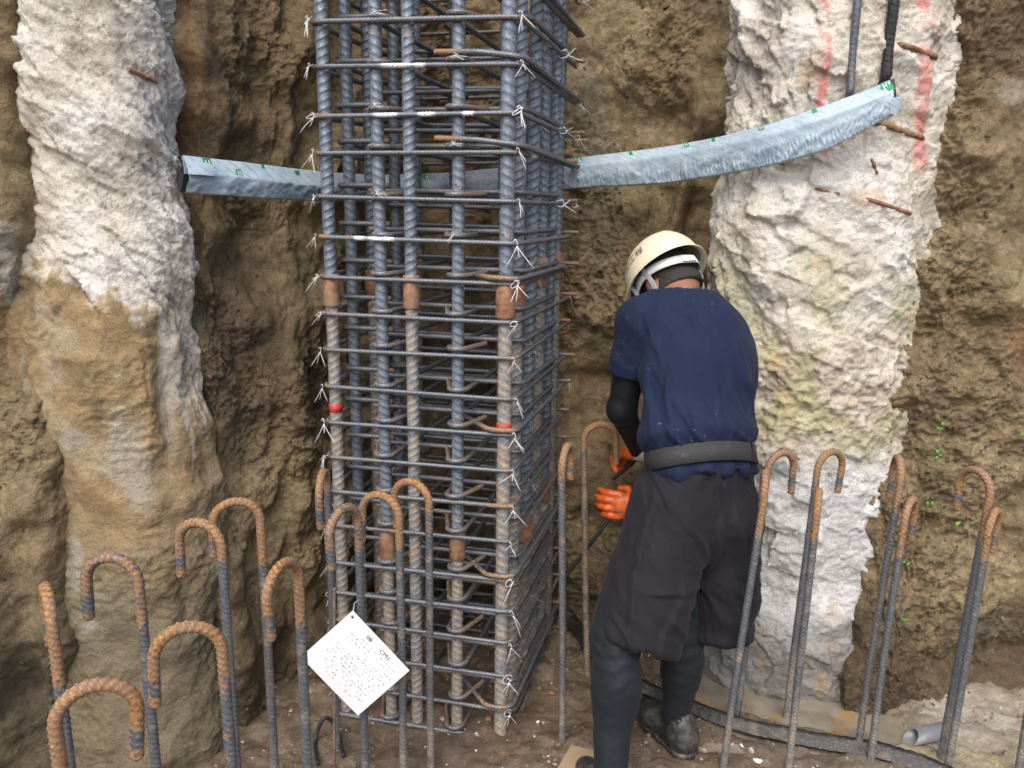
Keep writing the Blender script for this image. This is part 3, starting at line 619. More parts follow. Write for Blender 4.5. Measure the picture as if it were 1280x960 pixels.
for (b, h, lab, R) in [((926, 900), .06, "short rusty stub beside the rubber strip at the worker's heel", .007), ((820, 850), .2, "dark bar foot seen between the worker's legs", .0115), ((832, 900), .07, "stub of rusty bar between the worker's shins at the strip", .006)]:
    q = atz(*b, 0.0); P = np.array([[q[0], q[1], -.03], [q[0] + .002, q[1], h / 2], [q[0] + .006, q[1] + .004, h]])
    tag(link("rebar_stub", rebar("rebar_stub", P, R, .012, M_hook, 9, .0012, rust=lambda s, L, P: s * 0 + .55, loc=(q[0], q[1], 0)), loc=(q[0], q[1], 0)), lab, "rebar")

# ------------------------------------------------------------------ film-wrapped waterstop strip slung across the bank
def film_mat():
    m = mat("blue_grey_film", (0.42, 0.5, 0.58), 0.3); n = NT(m)
    c = n.mix(n.ramp(n.noise(9, 4), .35, .65), (0.26, 0.35, 0.435), (0.37, 0.45, 0.52))
    w = n.n("TexWave", wave_type='BANDS', bands_direction='DIAGONAL'); n.put(w.inputs["Vector"], n.co((1, 0.2, 1.3))); w.inputs["Scale"].default_value = 24; w.inputs["Distortion"].default_value = .6
    c = n.mix(n.mth('MULTIPLY', n.ramp(w.outputs["Fac"], .93, 1.0), n.ramp(n.noise(60, 2), .45, .55)), c, (0.16, 0.25, 0.25))
    c = n.mix(n.ramp(n.noise(20, 5, .7), .58, .75, 0, .6), c, (0.3, 0.3, 0.28))
    n.set(Base_Color=c, Metallic=0.0, Roughness=0.42, Normal=n.bump(n.noise(80, 4, .6, (1, 1, .35), 1.5), .35, .004)); return m
M_film = film_mat(); M_rub = mat("black_rubber", (0.018, 0.018, 0.02), 0.5)
stations = [(228, 194, 241, 1.985), (300, 202, 246, 2.13), (395, 214, 252, 2.42), (470, 219, 252, 2.72), (560, 216, 250, 2.83), (640, 208, 244, 2.83), (722, 197, 235, 2.76), (830, 184, 230, 2.60), (900, 171, 219, 2.43), (960, 156, 208, 2.29), (1030, 132, 190, 2.21), (1085, 112, 160, 2.20), (1112, 100, 146, 2.20)]
tp = np.array([aty(a, b, Y) for a, b, c_, Y in stations]); bt = np.array([aty(a, c_, Y - .01) for a, b, c_, Y in stations])
k = np.linspace(0, len(stations) - 1, 900); ki = np.arange(len(stations))
def smooth_interp(A):
    out = np.stack([np.interp(k, ki, A[:, j]) for j in range(3)], 1); ker = np.hanning(91); ker /= ker.sum()
    for j in range(3):
        e = np.r_[2 * out[0, j] - out[45:0:-1, j], out[:, j], 2 * out[-1, j] - out[-2:-47:-1, j]]; out[:, j] = np.convolve(e, ker, 'valid')
    return out
tp = smooth_interp(tp); bt = smooth_interp(bt)
tg = np.gradient((tp + bt) / 2, axis=0); tg /= np.linalg.norm(tg, axis=1)[:, None]
nrm = np.cross(tg, bt - tp); nrm /= np.linalg.norm(nrm, axis=1)[:, None]; nrm *= np.sign(-nrm[:, 1:2])
arc = np.r_[0, np.cumsum(np.linalg.norm(np.diff((tp + bt) / 2, axis=0), axis=1))]
pro = np.linspace(0, 1, 22)
def strip_point(i, t):
    crease = .40 + .12 * math.sin(arc[i] * 2.1 + .4)
    b = .025 * (t / crease if t < crease else max(0.0, 1 - .55 * (t - crease) / (1 - crease))) * (0.8 + .2 * math.sin(arc[i] * 5)) + .004 * math.sin(t * math.pi)
    return tp[i] + (bt[i] - tp[i]) * t + nrm[i] * b
Fp = np.array([[strip_point(i, t) for t in pro] for i in range(len(k))])
AR, PR = np.meshgrid(arc, pro, indexing='ij')
crk = .0036 * ridg(AR * 16, PR * 3 + AR * 9, 3, 801) * sst(.35, .7, PR) + .0028 * fbm(AR * 14, PR * 2.5, 3, 805) + .0015 * np.sin(AR * 520 + 9 * fbm(AR * 16, PR * 3, 2, 6)) * sst(.45, .75, PR) * sst(.6, 1.2, AR)
Fp = Fp + nrm[:, None, :] * crk[..., None]
Bp = np.array([[tp[i] + (bt[i] - tp[i]) * t + nrm[i] * (.5 * .025 * math.sin(t * math.pi) - .006) for t in pro] for i in range(len(k))])
ring = np.concatenate([Fp, Bp[:, ::-1]], 1)
mid = ring[450].mean(0); mid = np.array([mid[0], mid[1], mid[2]])
strip = link("waterstop_strip", raw_mesh("waterstop_strip", ring - mid, grid_faces(ring.shape[0], ring.shape[1], True), None, None, True, M_film), loc=mid)
tag(strip, "long blue-grey film-wrapped strip with green marks slung across the bank behind the cage", "strip")
def core(i0, i1, ta, tb, off):
    A = ring[i0]; mb = []
    pr_ = [strip_point(i0, t) - nrm[i0] * .008 for t in np.linspace(ta, tb, 6)] + [tp[i0] + (bt[i0] - tp[i0]) * t - nrm[i0] * .006 for t in np.linspace(tb, ta, 6)]
    e = tg[i0] * off; V = np.array([p - e * .9 for p in pr_] + [p + e * .35 for p in pr_]) - mid; n_ = len(pr_)
    m_ = MB(); m_.add(V, [[j, (j + 1) % n_, n_ + (j + 1) % n_, n_ + j] for j in range(n_)] + [list(range(n_))[::-1], list(range(n_, 2 * n_))]); return m_.obj("rubber_core", M_rub, strip)
core(0, 60, .5, .98, -.02); core(899, 840, .04, .97, .034)
# film flap folded back at the left end, and torn flap at the right end
def sheet(name, pts, m_, parent, th=.0012, loc=None):
    """thin solid sheet from a grid of points"""
    A = np.array(pts, float); n_, k_ = A.shape[:2]; N = np.cross(np.gradient(A, axis=0), np.gradient(A, axis=1)); N /= np.linalg.norm(N, axis=2)[..., None] + 1e-9
    top = (A + N * th / 2).reshape(-1, 3); bot = (A - N * th / 2).reshape(-1, 3); F = grid_faces(n_, k_); b = len(top)
    bd = list(range(k_)) + [i * k_ + k_ - 1 for i in range(1, n_)] + [(n_ - 1) * k_ + j for j in range(k_ - 2, -1, -1)] + [i * k_ for i in range(n_ - 2, 0, -1)]
    side = np.array([[bd[i], bd[(i + 1) % len(bd)], b + bd[(i + 1) % len(bd)], b + bd[i]] for i in range(len(bd))])
    nb = len(bd); rim = np.vstack([top[bd], bot[bd]]); j = np.arange(nb); j2 = (j + 1) % nb; side = 2 * b + np.stack([j, j2, nb + j2, nb + j], 1)
    V = np.vstack([top, bot, rim]) - (np.array(loc) if loc is not None else 0)
    return link(name, raw_mesh(name, V, np.vstack([F, F[:, ::-1] + b, side[:, ::-1]]), None, None, True, m_), parent, loc if parent is None else None)
i = 899
sheet("film_flap", [[strip_point(i, .55 + .42 * b) + tg[i] * (.022 * a) + nrm[i] * (.004 + .010 * math.sin(a * 1.8 + b)) + np.array([0, 0, -.006 * a]) for b in np.linspace(0, 1, 5)] for a in np.linspace(-.3, 1, 6)], M_film, strip, .0015, mid)
sheet("rubber_lining", [[strip_point(i, .02 + .5 * b) + tg[i] * (.016 * a * (1 - .5 * b)) - nrm[i] * (.012 - .004 * a) for b in np.linspace(0, 1, 5)] for a in np.linspace(-1, 1, 5)], M_rub, strip, .004, mid)
sheet("film_flap", [[strip_point(0, .02 + .5 * b) + tg[0] * (-.004 + .08 * a) + nrm[0] * (.006 + .012 * math.sin(a * 3) * b) for b in np.linspace(0, 1, 5)] for a in np.linspace(0, 1, 8)], M_film, strip, .0015, mid)
M_green = mat("green_print", (0.015, 0.33, 0.12), 0.4); M_white = mat("white_print", (0.8, 0.82, 0.82), 0.4)
def printed(i, t, w, h, letter=True, lift=.0045, mid=mid):
    p = strip_point(i, t) + nrm[i] * lift; r_ = tg[i]; d_ = (bt[i] - tp[i]); d_ = d_ / np.linalg.norm(d_)
    Q = lambda a, b, z=0: p + r_ * (a + .45 * b) * 1 + d_ * b + nrm[i] * z - mid
    m_ = MB(); m_.add([Q(-w, -h), Q(w, -h), Q(w, h), Q(-w, h)], [[0, 1, 2, 3]])
    o = m_.obj("printed_mark", M_green, strip)
    if letter:
        l_ = MB(); z = .0008; s_ = h * .75
        for (a0, b0, a1, b1) in [(-.55, -1, -.25, 1), (.25, -1, .55, 1), (-.25, -.15, .25, .15)]:
            l_.add([Q(a0 * w, b0 * s_, z), Q(a1 * w, b0 * s_, z), Q(a1 * w, b1 * s_, z), Q(a0 * w, b1 * s_, z)], [[0, 1, 2, 3]])
        l_.obj("printed_letter", M_white, o)
for (i, t, w, h, lt) in [(9, .24, .012, .019, True), (3, .46, .008, .006, False), (21, .36, .010, .010, True), (31, .06, .006, .006, False), (42, .13, .010, .005, False), (92, .15, .008, .008, True), (150, .10, .014, .010, True), (166, .08, .006, .006, False), (186, .06, .009, .007, True), (198, .05, .006, .005, False), (222, .05, .008, .006, True), (246, .06, .006, .006, False), (292, .12, .010, .012, True), (297, .22, .007, .009, False)]:
    printed(i * 3, t, w, h, lt)

# ------------------------------------------------------------------ white paper tag hanging on the hooked bars
M_paper = mat("laminated_paper", (0.70, 0.71, 0.72), 0.35); M_ink = mat("blue_black_ink", (0.05, 0.055, 0.08), 0.6); M_pale = mat("faded_ink", (0.25, 0.28, 0.33), 0.6)
TY = 1.70
a_, b_, c_, d_ = aty(441, 763, TY), aty(512, 838, TY), aty(446, 895, TY - .02), aty(376, 821, TY - .01)
tagc = (a_ + b_ + c_ + d_) / 4
tg_o = thing("paper_tag", tagc, "white square paper tag hung as a diamond on the hooked bars", "tag")
ex = (b_ - a_); ey = (d_ - a_); nz = np.cross(ey, ex); nz /= np.linalg.norm(nz); nz *= -np.sign(nz[1]); 
def TP(u, v, w=0): return a_ + ex * u + ey * v + nz * (w + .002 * math.sin(u * 3) * math.sin(v * 2.5)) - tagc
sheet("card", [[TP(u, v) for v in np.linspace(0, 1, 9)] for u in np.linspace(0, 1, 9)], M_paper, tg_o, .001)
m_ = MB(); m_.add([TP(.055 + .018 * math.cos(t), .065 + .018 * math.sin(t), .0016) for t in np.linspace(0, 6.28, 13)[:-1]], [list(range(12))]); m_.obj("punched_hole", M_ink, tg_o)
def text_mesh(body, size):
    cu = bpy.data.curves.new("lettering", 'FONT'); cu.body = body; cu.size = size; cu.resolution_u = 2; ob = bpy.data.objects.new("lettering", cu); COL.objects.link(ob)
    bpy.context.view_layer.update(); me = bpy.data.meshes.new_from_object(ob.evaluated_get(bpy.context.evaluated_depsgraph_get())); bpy.data.objects.remove(ob); return me
def tag_text(body, u, v, size):
    me = text_mesh(body, size)
    for vt in me.vertices: x, y = vt.co.x, vt.co.y; vt.co = TP(u + x, v - y, .0017)
    me.materials.append(M_ink); link("lettering", me, tg_o)
tag_text("08", .34, .13, .085); tag_text("CM1", .57, .13, .085)
rr = random.Random(5); m_ = MB()
for row in range(13):      # rows of small illegible print
    v = .17 + row * .058; u = .10 + rr.uniform(0, .12)
    while u < .92:
        w = rr.uniform(.008, .03)
        if rr.random() < .52: m_.add([TP(u, v, .0016), TP(u + w, v, .0016), TP(u + w, v + rr.uniform(.006, .02), .0016), TP(u, v + .012, .0016)], [[0, 1, 2, 3]])
        u += w + rr.uniform(.006, .05)
m_.obj("small_print", M_pale, tg_o)
link("hanging_wire", fix_tris("hanging_wire", *sweep(np.array([TP(.055, .065, .003), TP(.03, .03, .004), TP(-.03, -.04, -.02), TP(.1, -.1, -.1), TP(.12, .0, -.13)]), .0008, 5), None, M_wire), tg_o)

# ------------------------------------------------------------------ things lying on the floor
def rubber_mat():
    m = mat("muddy_black_rubber", (0.03, 0.03, 0.032), 0.55); n = NT(m)
    c = n.mix(n.ramp(n.noise(150, 4, .7), .56, .68, 0, .7), (0.016, 0.017, 0.019), (0.22, 0.2, 0.175)); c = n.mix(n.ramp(n.noise(18, 4), .55, .7, 0, .7), c, (0.15, 0.115, 0.08))
    n.set(Base_Color=c, Normal=n.bump(n.noise(120, 4), .4, .004)); return m
M_mrub = rubber_mat()
pp = [atz(*p) for p in [(706, 765), (745, 822), (800, 862), (850, 883), (900, 902), (960, 917), (1030, 931), (1100, 944), (1165, 962), (1230, 990), (1290, 1030)]]
P, s = resample(fillet(pp, .3, 5), .008); P[:, 2] = [fz(p[0], p[1]) for p in P]; P[:, 2] = np.convolve(np.pad(P[:, 2], 10, 'edge'), np.ones(21) / 21, 'valid') + .004
T, N, B = frames(P); side = np.cross(T, [0, 0, 1.0]); side /= np.linalg.norm(side, axis=1)[:, None]
prof = [(-.034, 0), (-.034, .006), (-.016, .010), (-.012, .030), (.012, .030), (.016, .010), (.034, .006), (.034, 0)]
tw = .5 + .4 * np.sin(s * 3.0)
V = np.array([[P[i] + side[i] * (a * math.cos(.5 * tw[i]) ) + np.array([0, 0, b + max(0, a) * .25 * tw[i] + .001 * math.sin(i * 1.7)]) for a, b in prof] for i in range(len(P))])
o0 = np.array([P[len(P) // 2][0], P[len(P) // 2][1], 0])
tag(link("rubber_strip", raw_mesh("rubber_strip", V.reshape(-1, 3) - o0, grid_faces(len(P), len(prof), True)[:, ::-1], None, None, False, M_mrub), loc=o0), "black mud-speckled rubber strip curving over the floor from the cage past the hooks", "strip")
# black cable looping at the cage's left foot
P = fillet([atz(398, 960), aty(392, 925, 2.0), aty(405, 893, 2.02), aty(420, 905, 2.04), atz(430, 950)], .06, 6); P[:, 2] = np.maximum(P[:, 2], .012)
o0 = (P[0][0], P[0][1], 0); tag(link("cable_loop", tube("cable_loop", P, .006, M_rub, 8, .01, loc=o0), loc=o0), "black cable loop at the cage's left foot behind the tag", "cable")
# grey plastic pipe stub cut at a slant
m = mat("grey_pvc", (0.2, 0.22, 0.25), 0.4); n = NT(m); n.set(Base_Color=n.mix(n.ramp(n.noise(40, 4), .5, .7, 0, .7), (0.165, 0.18, 0.20), (0.24, 0.21, 0.165)))
e = atz(1143, 911, .04); g = atz(1212, 899, .05); e[2] = fz(e[0], e[1]) + .026; g[2] = fz(g[0], g[1]) + .034; ax = g - e; ax /= np.linalg.norm(ax); ax_s = np.cross(ax, [0, 0, 1.0]); ax_s /= np.linalg.norm(ax_s); ax_u = np.cross(ax_s, ax)
VV = []; ns = 28; Ro, Ri = .025, .022
for (R, l) in ((Ri, .12), (Ro, .12), (Ro, 0), (Ri, 0)):
    for j in range(ns):
        t = 2 * math.pi * j / ns; VV.append(e + ax * (l + (.02 * math.cos(t) - .01 if l == 0 else 0)) + R * (ax_s * math.sin(t) + ax_u * math.cos(t)))
FF = np.vstack([grid_faces(4, ns, True)])
o0 = (e[0], e[1], 0); pm = raw_mesh("pipe_stub", np.array(VV) - np.array(o0), np.vstack([FF, [[3 * ns + j, 3 * ns + (j + 1) % ns, (j + 1) % ns, j] for j in range(ns)]]), None, None, True, m)
tag(link("pipe_stub", pm, loc=o0), "short grey plastic pipe end poking from the pale mud at lower right", "pipe")
# plywood offcut
m = mat("wet_plywood", (0.3, 0.22, 0.14), 0.6); n = NT(m); n.set(Base_Color=n.mix(n.noise(6, 6, .6, (3, 30, 3)), (0.24, 0.17, 0.11), (0.37, 0.27, 0.17)), Normal=n.bump(n.noise(8, 5, .6, (3, 30, 3)), .2, .003))
q = [atz(714, 931, .02), atz(752, 941, .02), atz(752, 1010, .02), atz(682, 985, .02)]; m_ = MB(); m_.add(q + [p - [0, 0, .014] for p in q], [[0, 1, 2, 3], [7, 6, 5, 4], [0, 4, 5, 1], [1, 5, 6, 2], [2, 6, 7, 3], [3, 7, 4, 0]])
o0 = (q[0][0], q[0][1], 0); tag(m_.obj("plywood_offcut", m, None, o0), "tan plywood offcut lying on the mud at the worker's left foot", "board")
# red plastic cap under the cage corner
q = atz(632, 942); V, F = sweep(np.array([[q[0], q[1], z] for z in (-.01, .004, .012, .014)]), np.array([.017, .017, .013, .002]), 14); 
tag(link("plastic_cap", fix_tris("plastic_cap", V - np.array([q[0], q[1], 0]), F, None, M_red), loc=(q[0], q[1], 0)), "small red plastic cap on the mud under the cage's near corner", "cap")
def pebble_mesh(seed):
    r = np.random.default_rng(seed); V = []; 
    for lat in np.linspace(-1.3, 1.3, 5):
        for j in range(7):
            a = j / 7 * 6.283; V.append([math.cos(lat) * math.cos(a), math.cos(lat) * math.sin(a), math.sin(lat) * .65])
    V = np.array(V) * (1 + r.uniform(-.25, .25, (35, 1))) * np.array([1, r.uniform(.6, 1), r.uniform(.5, .9)])
    m_ = MB(); m_.add(V, [list(f) for f in grid_faces(5, 7, True)] + [list(range(7))[::-1], list(range(28, 35))]); return m_
m = mat("pebble_stone", (0.3, 0.27, 0.22), 0.8); n = NT(m); n.set(Base_Color=n.mix(n.ramp(n.noise(30, 3), .35, .65), (0.17, 0.13, 0.095), (0.46, 0.42, 0.36)))
g_ = MB(); rr = random.Random(3)
for i in range(520):       # fine gravel and crumbs trodden into the mud
    x = rr.uniform(-.85, 1.6); y = rr.uniform(1.72, 2.75); sz = rr.uniform(.002, .0055) * (1.8 if rr.random() < .07 else 1); pbm = pebble_mesh(i % 12); a = rr.uniform(0, 6.28)
    R = np.array([[math.cos(a), -math.sin(a), 0], [math.sin(a), math.cos(a), 0], [0, 0, 1]]); z = fz(x, y) if i % 4 == 0 else None
    g_.add([R @ np.array(v) * sz + np.array([x, y, 0]) for v in pbm.v], pbm.f)
VV = np.array(g_.v); zz = floor_z(VV[:, 0].astype(np.float32), VV[:, 1].astype(np.float32)); g_.v = [tuple(v) for v in np.c_[VV[:, :2], VV[:, 2] + zz + .0012]]
tag(g_.obj("gravel_crumbs", m), kind="stuff", label="small stones and crumbs of soil scattered over the muddy floor", cat="gravel")
M_pl = mat("white_plastic_scrap", (0.72, 0.73, 0.74), 0.4); M_or = mat("orange_scrap", (0.6, 0.17, 0.06), 0.5)
for (px, py, sx, sy, m_k, lab) in [(947, 948, .03, .013, M_pl, "white plastic scrap on the mud in front of the rubber strip"), (690, 873, .012, .012, M_or, "orange plastic bit on the mud between cage and single hooked bar"), (927, 930, .01, .012, M_pl, "pale stone chip by the bar right of the worker's shoe"), (868, 946, .012, .008, M_pl, "yellowish chip beside the worker's shoe heel"), (672, 908, .010, .007, M_pl, "tiny white chip right of the cage's near corner"), (668, 925, .006, .006, M_pl, "tiniest white crumb below the cage's near corner")]:
    q = atz(px, py); a = rr.uniform(0, 3); R = np.array([[math.cos(a), -math.sin(a)], [math.sin(a), math.cos(a)]]); pts = [[(lambda w: np.array([q[0] + w[0], q[1] + w[1], fz(q[0], q[1]) + .004 + .003 * math.sin(5 * u + 3 * v)]))(R @ np.array([(u - .5) * sx * (1 - .3 * v), (v - .5) * sy])) for v in np.linspace(0, 1, 4)] for u in np.linspace(0, 1, 5)]
    o = sheet("litter_scrap", pts, m_k, None, .0025, (q[0], q[1], 0)); tag(o, lab, "litter", "scraps on the floor")
# seedlings rooted in the bank
M_leaf = mat("seedling_leaf", (0.12, 0.28, 0.04), 0.5)
def bank_y(x, z):
    X_, Z_ = np.array([x], np.float32), np.array([z], np.float32); return float(bank_pts(X_, Z_)[1][0])
for (px, py, k_, lab) in [(1174, 531, 3, "highest of the green seedlings on the right bank"), (1170, 566, 5, "seedling cluster just below the highest one on the bank"), (1160, 625, 2, "small seedling left of the bent hook on the right bank"), (1196, 653, 3, "green seedling in line with the left-opening hook's tail"), (1130, 700, 2, "seedling behind the thick hooked bar by the pile"), (1128, 776, 3, "lowest green seedling near the foot of the bank"), (1277, 545, 2, "seedling at the right picture edge on the bank")]:
    Y = 2.3
    for it in range(6): q = aty(px, py, Y); Y = .5 * Y + .5 * bank_y(q[0], q[2])
    q = aty(px, py, Y); t = thing("seedling", q, lab, "plant", "seedlings on the bank")
    st = [(0, .01, -.012), (0, -.004, -.004), (.001, -.012, .004)]; link("stem", fix_tris("stem", *sweep(np.array(st), .0011, 5), None, M_leaf), t)
    for j in range(k_):
        a = rr.uniform(0, 6.28); L = rr.uniform(.005, .009); c_ = np.array([rr.uniform(-.01, .01), -.013, rr.uniform(-.012, .012)]); u_ = np.array([math.cos(a), -.3, math.sin(a)]); w_ = np.array([-math.sin(a), -.1, math.cos(a)])
        m_ = MB(); ring_ = [c_ + u_ * L * math.cos(t_) + w_ * L * .7 * math.sin(t_) for t_ in np.linspace(0, 6.283, 9)[:-1]]; m_.add(ring_ + [c_ + np.array([0, -.002, 0])], [[i_, (i_ + 1) % 8, 8] for i_ in range(8)]); m_.obj("leaf", M_leaf, t)

# clods and small stones sitting on the cut faces and along their foot
def clods(name, P, sz, Nrm, m_, label, seed):
    r = np.random.default_rng(seed); n_ = len(P); lat = np.array([-.9, 0, .9]); base = np.array([[math.cos(l) * math.cos(j / 6 * 6.283), math.cos(l) * math.sin(j / 6 * 6.283), math.sin(l) * .8] for l in lat for j in range(6)])
    Vb = base[None] * (1 + r.uniform(-.35, .35, (n_, 18, 1))) * np.c_[np.ones(n_), r.uniform(.55, 1, n_), r.uniform(.5, .9, n_)][:, None, :]
    q = r.normal(size=(n_, 3, 3)); Q = np.linalg.qr(q)[0]; Vb = np.einsum('nij,nkj->nki', Q, Vb) * sz[:, None, None] + P[:, None, :] + Nrm * (sz * .15)[:, None, None]
    F = grid_faces(3, 6, True); F = np.vstack([F, [[0, 3, 2, 1], [0, 5, 4, 3], [12, 13, 14, 15], [12, 15, 16, 17]]]); Fa = (F[None] + (np.arange(n_) * 18)[:, None, None]).reshape(-1, 4)
    cc = np.repeat((np.array([0.22, 0.165, 0.105]) * r.uniform(.6, 1.45, (n_, 1)))[:, None, :], 18, 1).reshape(-1, 3)
    return tag(link(name, raw_mesh(name, Vb.reshape(-1, 3), Fa, cc.astype(np.float32), {"wet": np.zeros(n_ * 18)}, False, m_)), label, "soil", kind="stuff")
nr = np.random.default_rng(77); cx = nr.uniform(-1.75, 1.9, 9000).astype(np.float32); cz = nr.uniform(.0, 2.3, 9000).astype(np.float32)
cx, cy, cm_ = bank_pts(cx, cz); keep = nr.uniform(0, 1, 9000) < (.08 + .4 * cm_); cx, cy, cz = cx[keep], cy[keep], cz[keep]
clods("soil_clods", np.stack([cx, cy, cz], 1), nr.uniform(.003, .007, len(cx)) * (1 + 1.2 * (nr.uniform(0, 1, len(cx)) < .06)), np.array([0, -1.0, 0]), M_soil, "crumbs and small clods sticking out of the cut soil face", 5)
px_ = nr.uniform(-.9, 1.75, 2600).astype(np.float32); py_ = (2.8 - np.abs(nr.normal(0, .45, 2600))).astype(np.float32); kf = (py_ > 1.72); px_, py_ = px_[kf], py_[kf]
clods("loose_soil", np.stack([px_, py_, floor_z(px_, py_)], 1), nr.uniform(.002, .006, len(px_)) * (1 + 1.3 * (nr.uniform(0, 1, len(px_)) < .07)), np.array([0, 0, 1.0]), M_floor, "loose crumbs of soil lying on the pit floor", 6)
# ------------------------------------------------------------------ the worker: implicit surfaces turned into meshes
class Vol:
    def __init__(s, lo, hi, h):
        s.lo = np.array(lo, np.float32); s.h = h; n = np.ceil((np.array(hi) - lo) / h).astype(int) + 1; s.n = n
        s.X = (lo[0] + h * np.arange(n[0], dtype=np.float32))[:, None, None]; s.Y = (lo[1] + h * np.arange(n[1], dtype=np.float32))[None, :, None]; s.Z = (lo[2] + h * np.arange(n[2], dtype=np.float32))[None, None, :]
        s.f = None
    def cone(s, a, b, ra, rb, squash=None):
        """tapered capsule; squash = (axis, factor) flattens it along an axis"""
        a = np.array(a, np.float32); b = np.array(b, np.float32); X, Y, Z = s.X - a[0], s.Y - a[1], s.Z - a[2]; ba = b - a
        if squash is not None:
            ax, k = squash; ax = np.array(ax, np.float32); ax = ax / np.linalg.norm(ax); q = (X * ax[0] + Y * ax[1] + Z * ax[2]) * (k - 1)
            X, Y, Z = X + q * ax[0], Y + q * ax[1], Z + q * ax[2]; ba = ba + ax * ((ba @ ax) * (k - 1))
        t = np.clip((X * ba[0] + Y * ba[1] + Z * ba[2]) / max(1e-9, float(ba @ ba)), 0, 1)
        return np.sqrt((X - t * ba[0]) ** 2 + (Y - t * ba[1]) ** 2 + (Z - t * ba[2]) ** 2) - (ra + (rb - ra) * t)
    def ell(s, c, r, R=np.eye(3)):
        X, Y, Z = s.X - c[0], s.Y - c[1], s.Z - c[2]; q = [(X * R[0, i] + Y * R[1, i] + Z * R[2, i]) / r[i] for i in range(3)]
        k0 = np.sqrt(q[0] ** 2 + q[1] ** 2 + q[2] ** 2); k1 = np.sqrt((q[0] / r[0]) ** 2 + (q[1] / r[1]) ** 2 + (q[2] / r[2]) ** 2) + 1e-6
        return k0 * (k0 - 1) / k1
    def plane(s, p, n):
        n = np.array(n, float); n = n / np.linalg.norm(n); return (s.X - p[0]) * n[0] + (s.Y - p[1]) * n[1] + (s.Z - p[2]) * n[2]
    def add(s, d, k=0.0):
        if s.f is None: s.f = np.broadcast_to(d, tuple(s.n)).astype(np.float32).copy(); return
        if k <= 0: s.f = np.minimum(s.f, d)
        else:
            h = np.clip(.5 + .5 * (d - s.f) / k, 0, 1); s.f = d + (s.f - d) * h - k * h * (1 - h)
    def cut(s, d, k=0.004):
        h = np.clip(.5 - .5 * (s.f - d) / k, 0, 1); s.f = s.f + (d - s.f) * h + k * h * (1 - h)
    def mesh(s):
        f = s.f; sg = f < 0; n = np.array(f.shape); cell = n - 1; act = None
        acc = np.zeros(tuple(cell) + (3,), np.float32); cnt = np.zeros(tuple(cell), np.float32)
        sl = lambda o: tuple(slice(o[i], o[i] + cell[i]) for i in range(3))
        for ax in range(3):
            oth = [i for i in range(3) if i != ax]
            for p in (0, 1):
                for q in (0, 1):
                    a = [0, 0, 0]; a[oth[0]] = p; a[oth[1]] = q; b = list(a); b[ax] = 1
                    fa, fb = f[sl(a)], f[sl(b)]; m = (fa < 0) != (fb < 0)
                    t = np.where(m, fa / np.where(m, fa - fb, 1), 0); cnt += m
                    acc[..., ax] += t * m; acc[..., oth[0]] += m * p; acc[..., oth[1]] += m * q
        on = cnt > 0; idx = np.full(tuple(cell), -1, np.int64); idx[on] = np.arange(on.sum())
        ijk = np.argwhere(on); V = s.lo + s.h * (ijk + acc[on] / cnt[on][:, None]); Q = []
        for ax in range(3):
            o1, o2 = [(1, 2), (2, 0), (0, 1)][ax]
            a = [slice(None)] * 3; b = [slice(None)] * 3; a[ax] = slice(0, -1); b[ax] = slice(1, None)
            m = sg[tuple(a)] != sg[tuple(b)]; e = np.argwhere(m); inside = sg[tuple(a)][m]
            ok = (e[:, o1] > 0) & (e[:, o2] > 0) & (e[:, o1] < n[o1] - 1) & (e[:, o2] < n[o2] - 1); e = e[ok]; inside = inside[ok]
            def ci(d1, d2):
                w = e.copy(); w[:, o1] += d1; w[:, o2] += d2; return idx[w[:, 0], w[:, 1], w[:, 2]]
            q = np.stack([ci(-1, -1), ci(0, -1), ci(0, 0), ci(-1, 0)], 1); q[~inside] = q[~inside][:, ::-1]; Q.append(q)
        return V, np.vstack(Q)
    def vnoise(s, fx, fy, fz, seed):
        return None
def relax(V, F, it=2, k=.5):
    for _ in range(it):
        S_ = np.zeros_like(V); C_ = np.zeros(len(V))
        for j in range(4):
            np.add.at(S_, F[:, j], V[F[:, (j + 1) % 4]]); np.add.at(C_, F[:, j], 1); np.add.at(S_, F[:, (j + 1) % 4], V[F[:, j]]); np.add.at(C_, F[:, (j + 1) % 4], 1)
        V = V + k * (S_ / np.maximum(C_, 1)[:, None] - V)
    return V
def vnormals(V, F):
    fn = np.cross(V[F[:, 2]] - V[F[:, 0]], V[F[:, 3]] - V[F[:, 1]]); N = np.zeros_like(V)
    for j in range(4): np.add.at(N, F[:, j], fn)
    return N / (np.linalg.norm(N, axis=1)[:, None] + 1e-12)
W = lambda x, y, Y: aty(x, y, Y).astype(np.float32)
belt, chest, c7 = W(876, 573, 2.08), W(870, 455, 2.21), W(846, 372, 2.30)
shL, shR = W(801, 400, 2.22), W(908, 420, 2.33)
elL, wrL = W(777, 512, 2.25), W(800, 566, 2.43)
elR, wrR = W(905, 545, 2.52), W(803, 634, 2.42)
hipL, hipR = W(838, 650, 2.02), W(902, 655, 2.08)
knL, anL = W(770, 795, 1.87), np.array([.275, 1.745, .095], np.float32)
knR, anR = W(852, 790, 2.05), np.array([.505, 2.02, .085], np.float32)
head = W(834, 349, 2.41)
FH = np.array([-.40, .92, 0]); FH /= np.linalg.norm(FH); LFT = np.array([-FH[1], FH[0], 0]); UP = (c7 - belt) / np.linalg.norm(c7 - belt)
FWD = FH - (FH @ UP) * UP; FWD /= np.linalg.norm(FWD); RGT = np.cross(FWD, UP)
tilt = math.radians(49); roll = math.radians(3)
HU = math.cos(tilt) * np.array([0, 0, 1.0]) + math.sin(tilt) * FH; HF = math.cos(tilt) * FH - math.sin(tilt) * np.array([0, 0, 1.0])
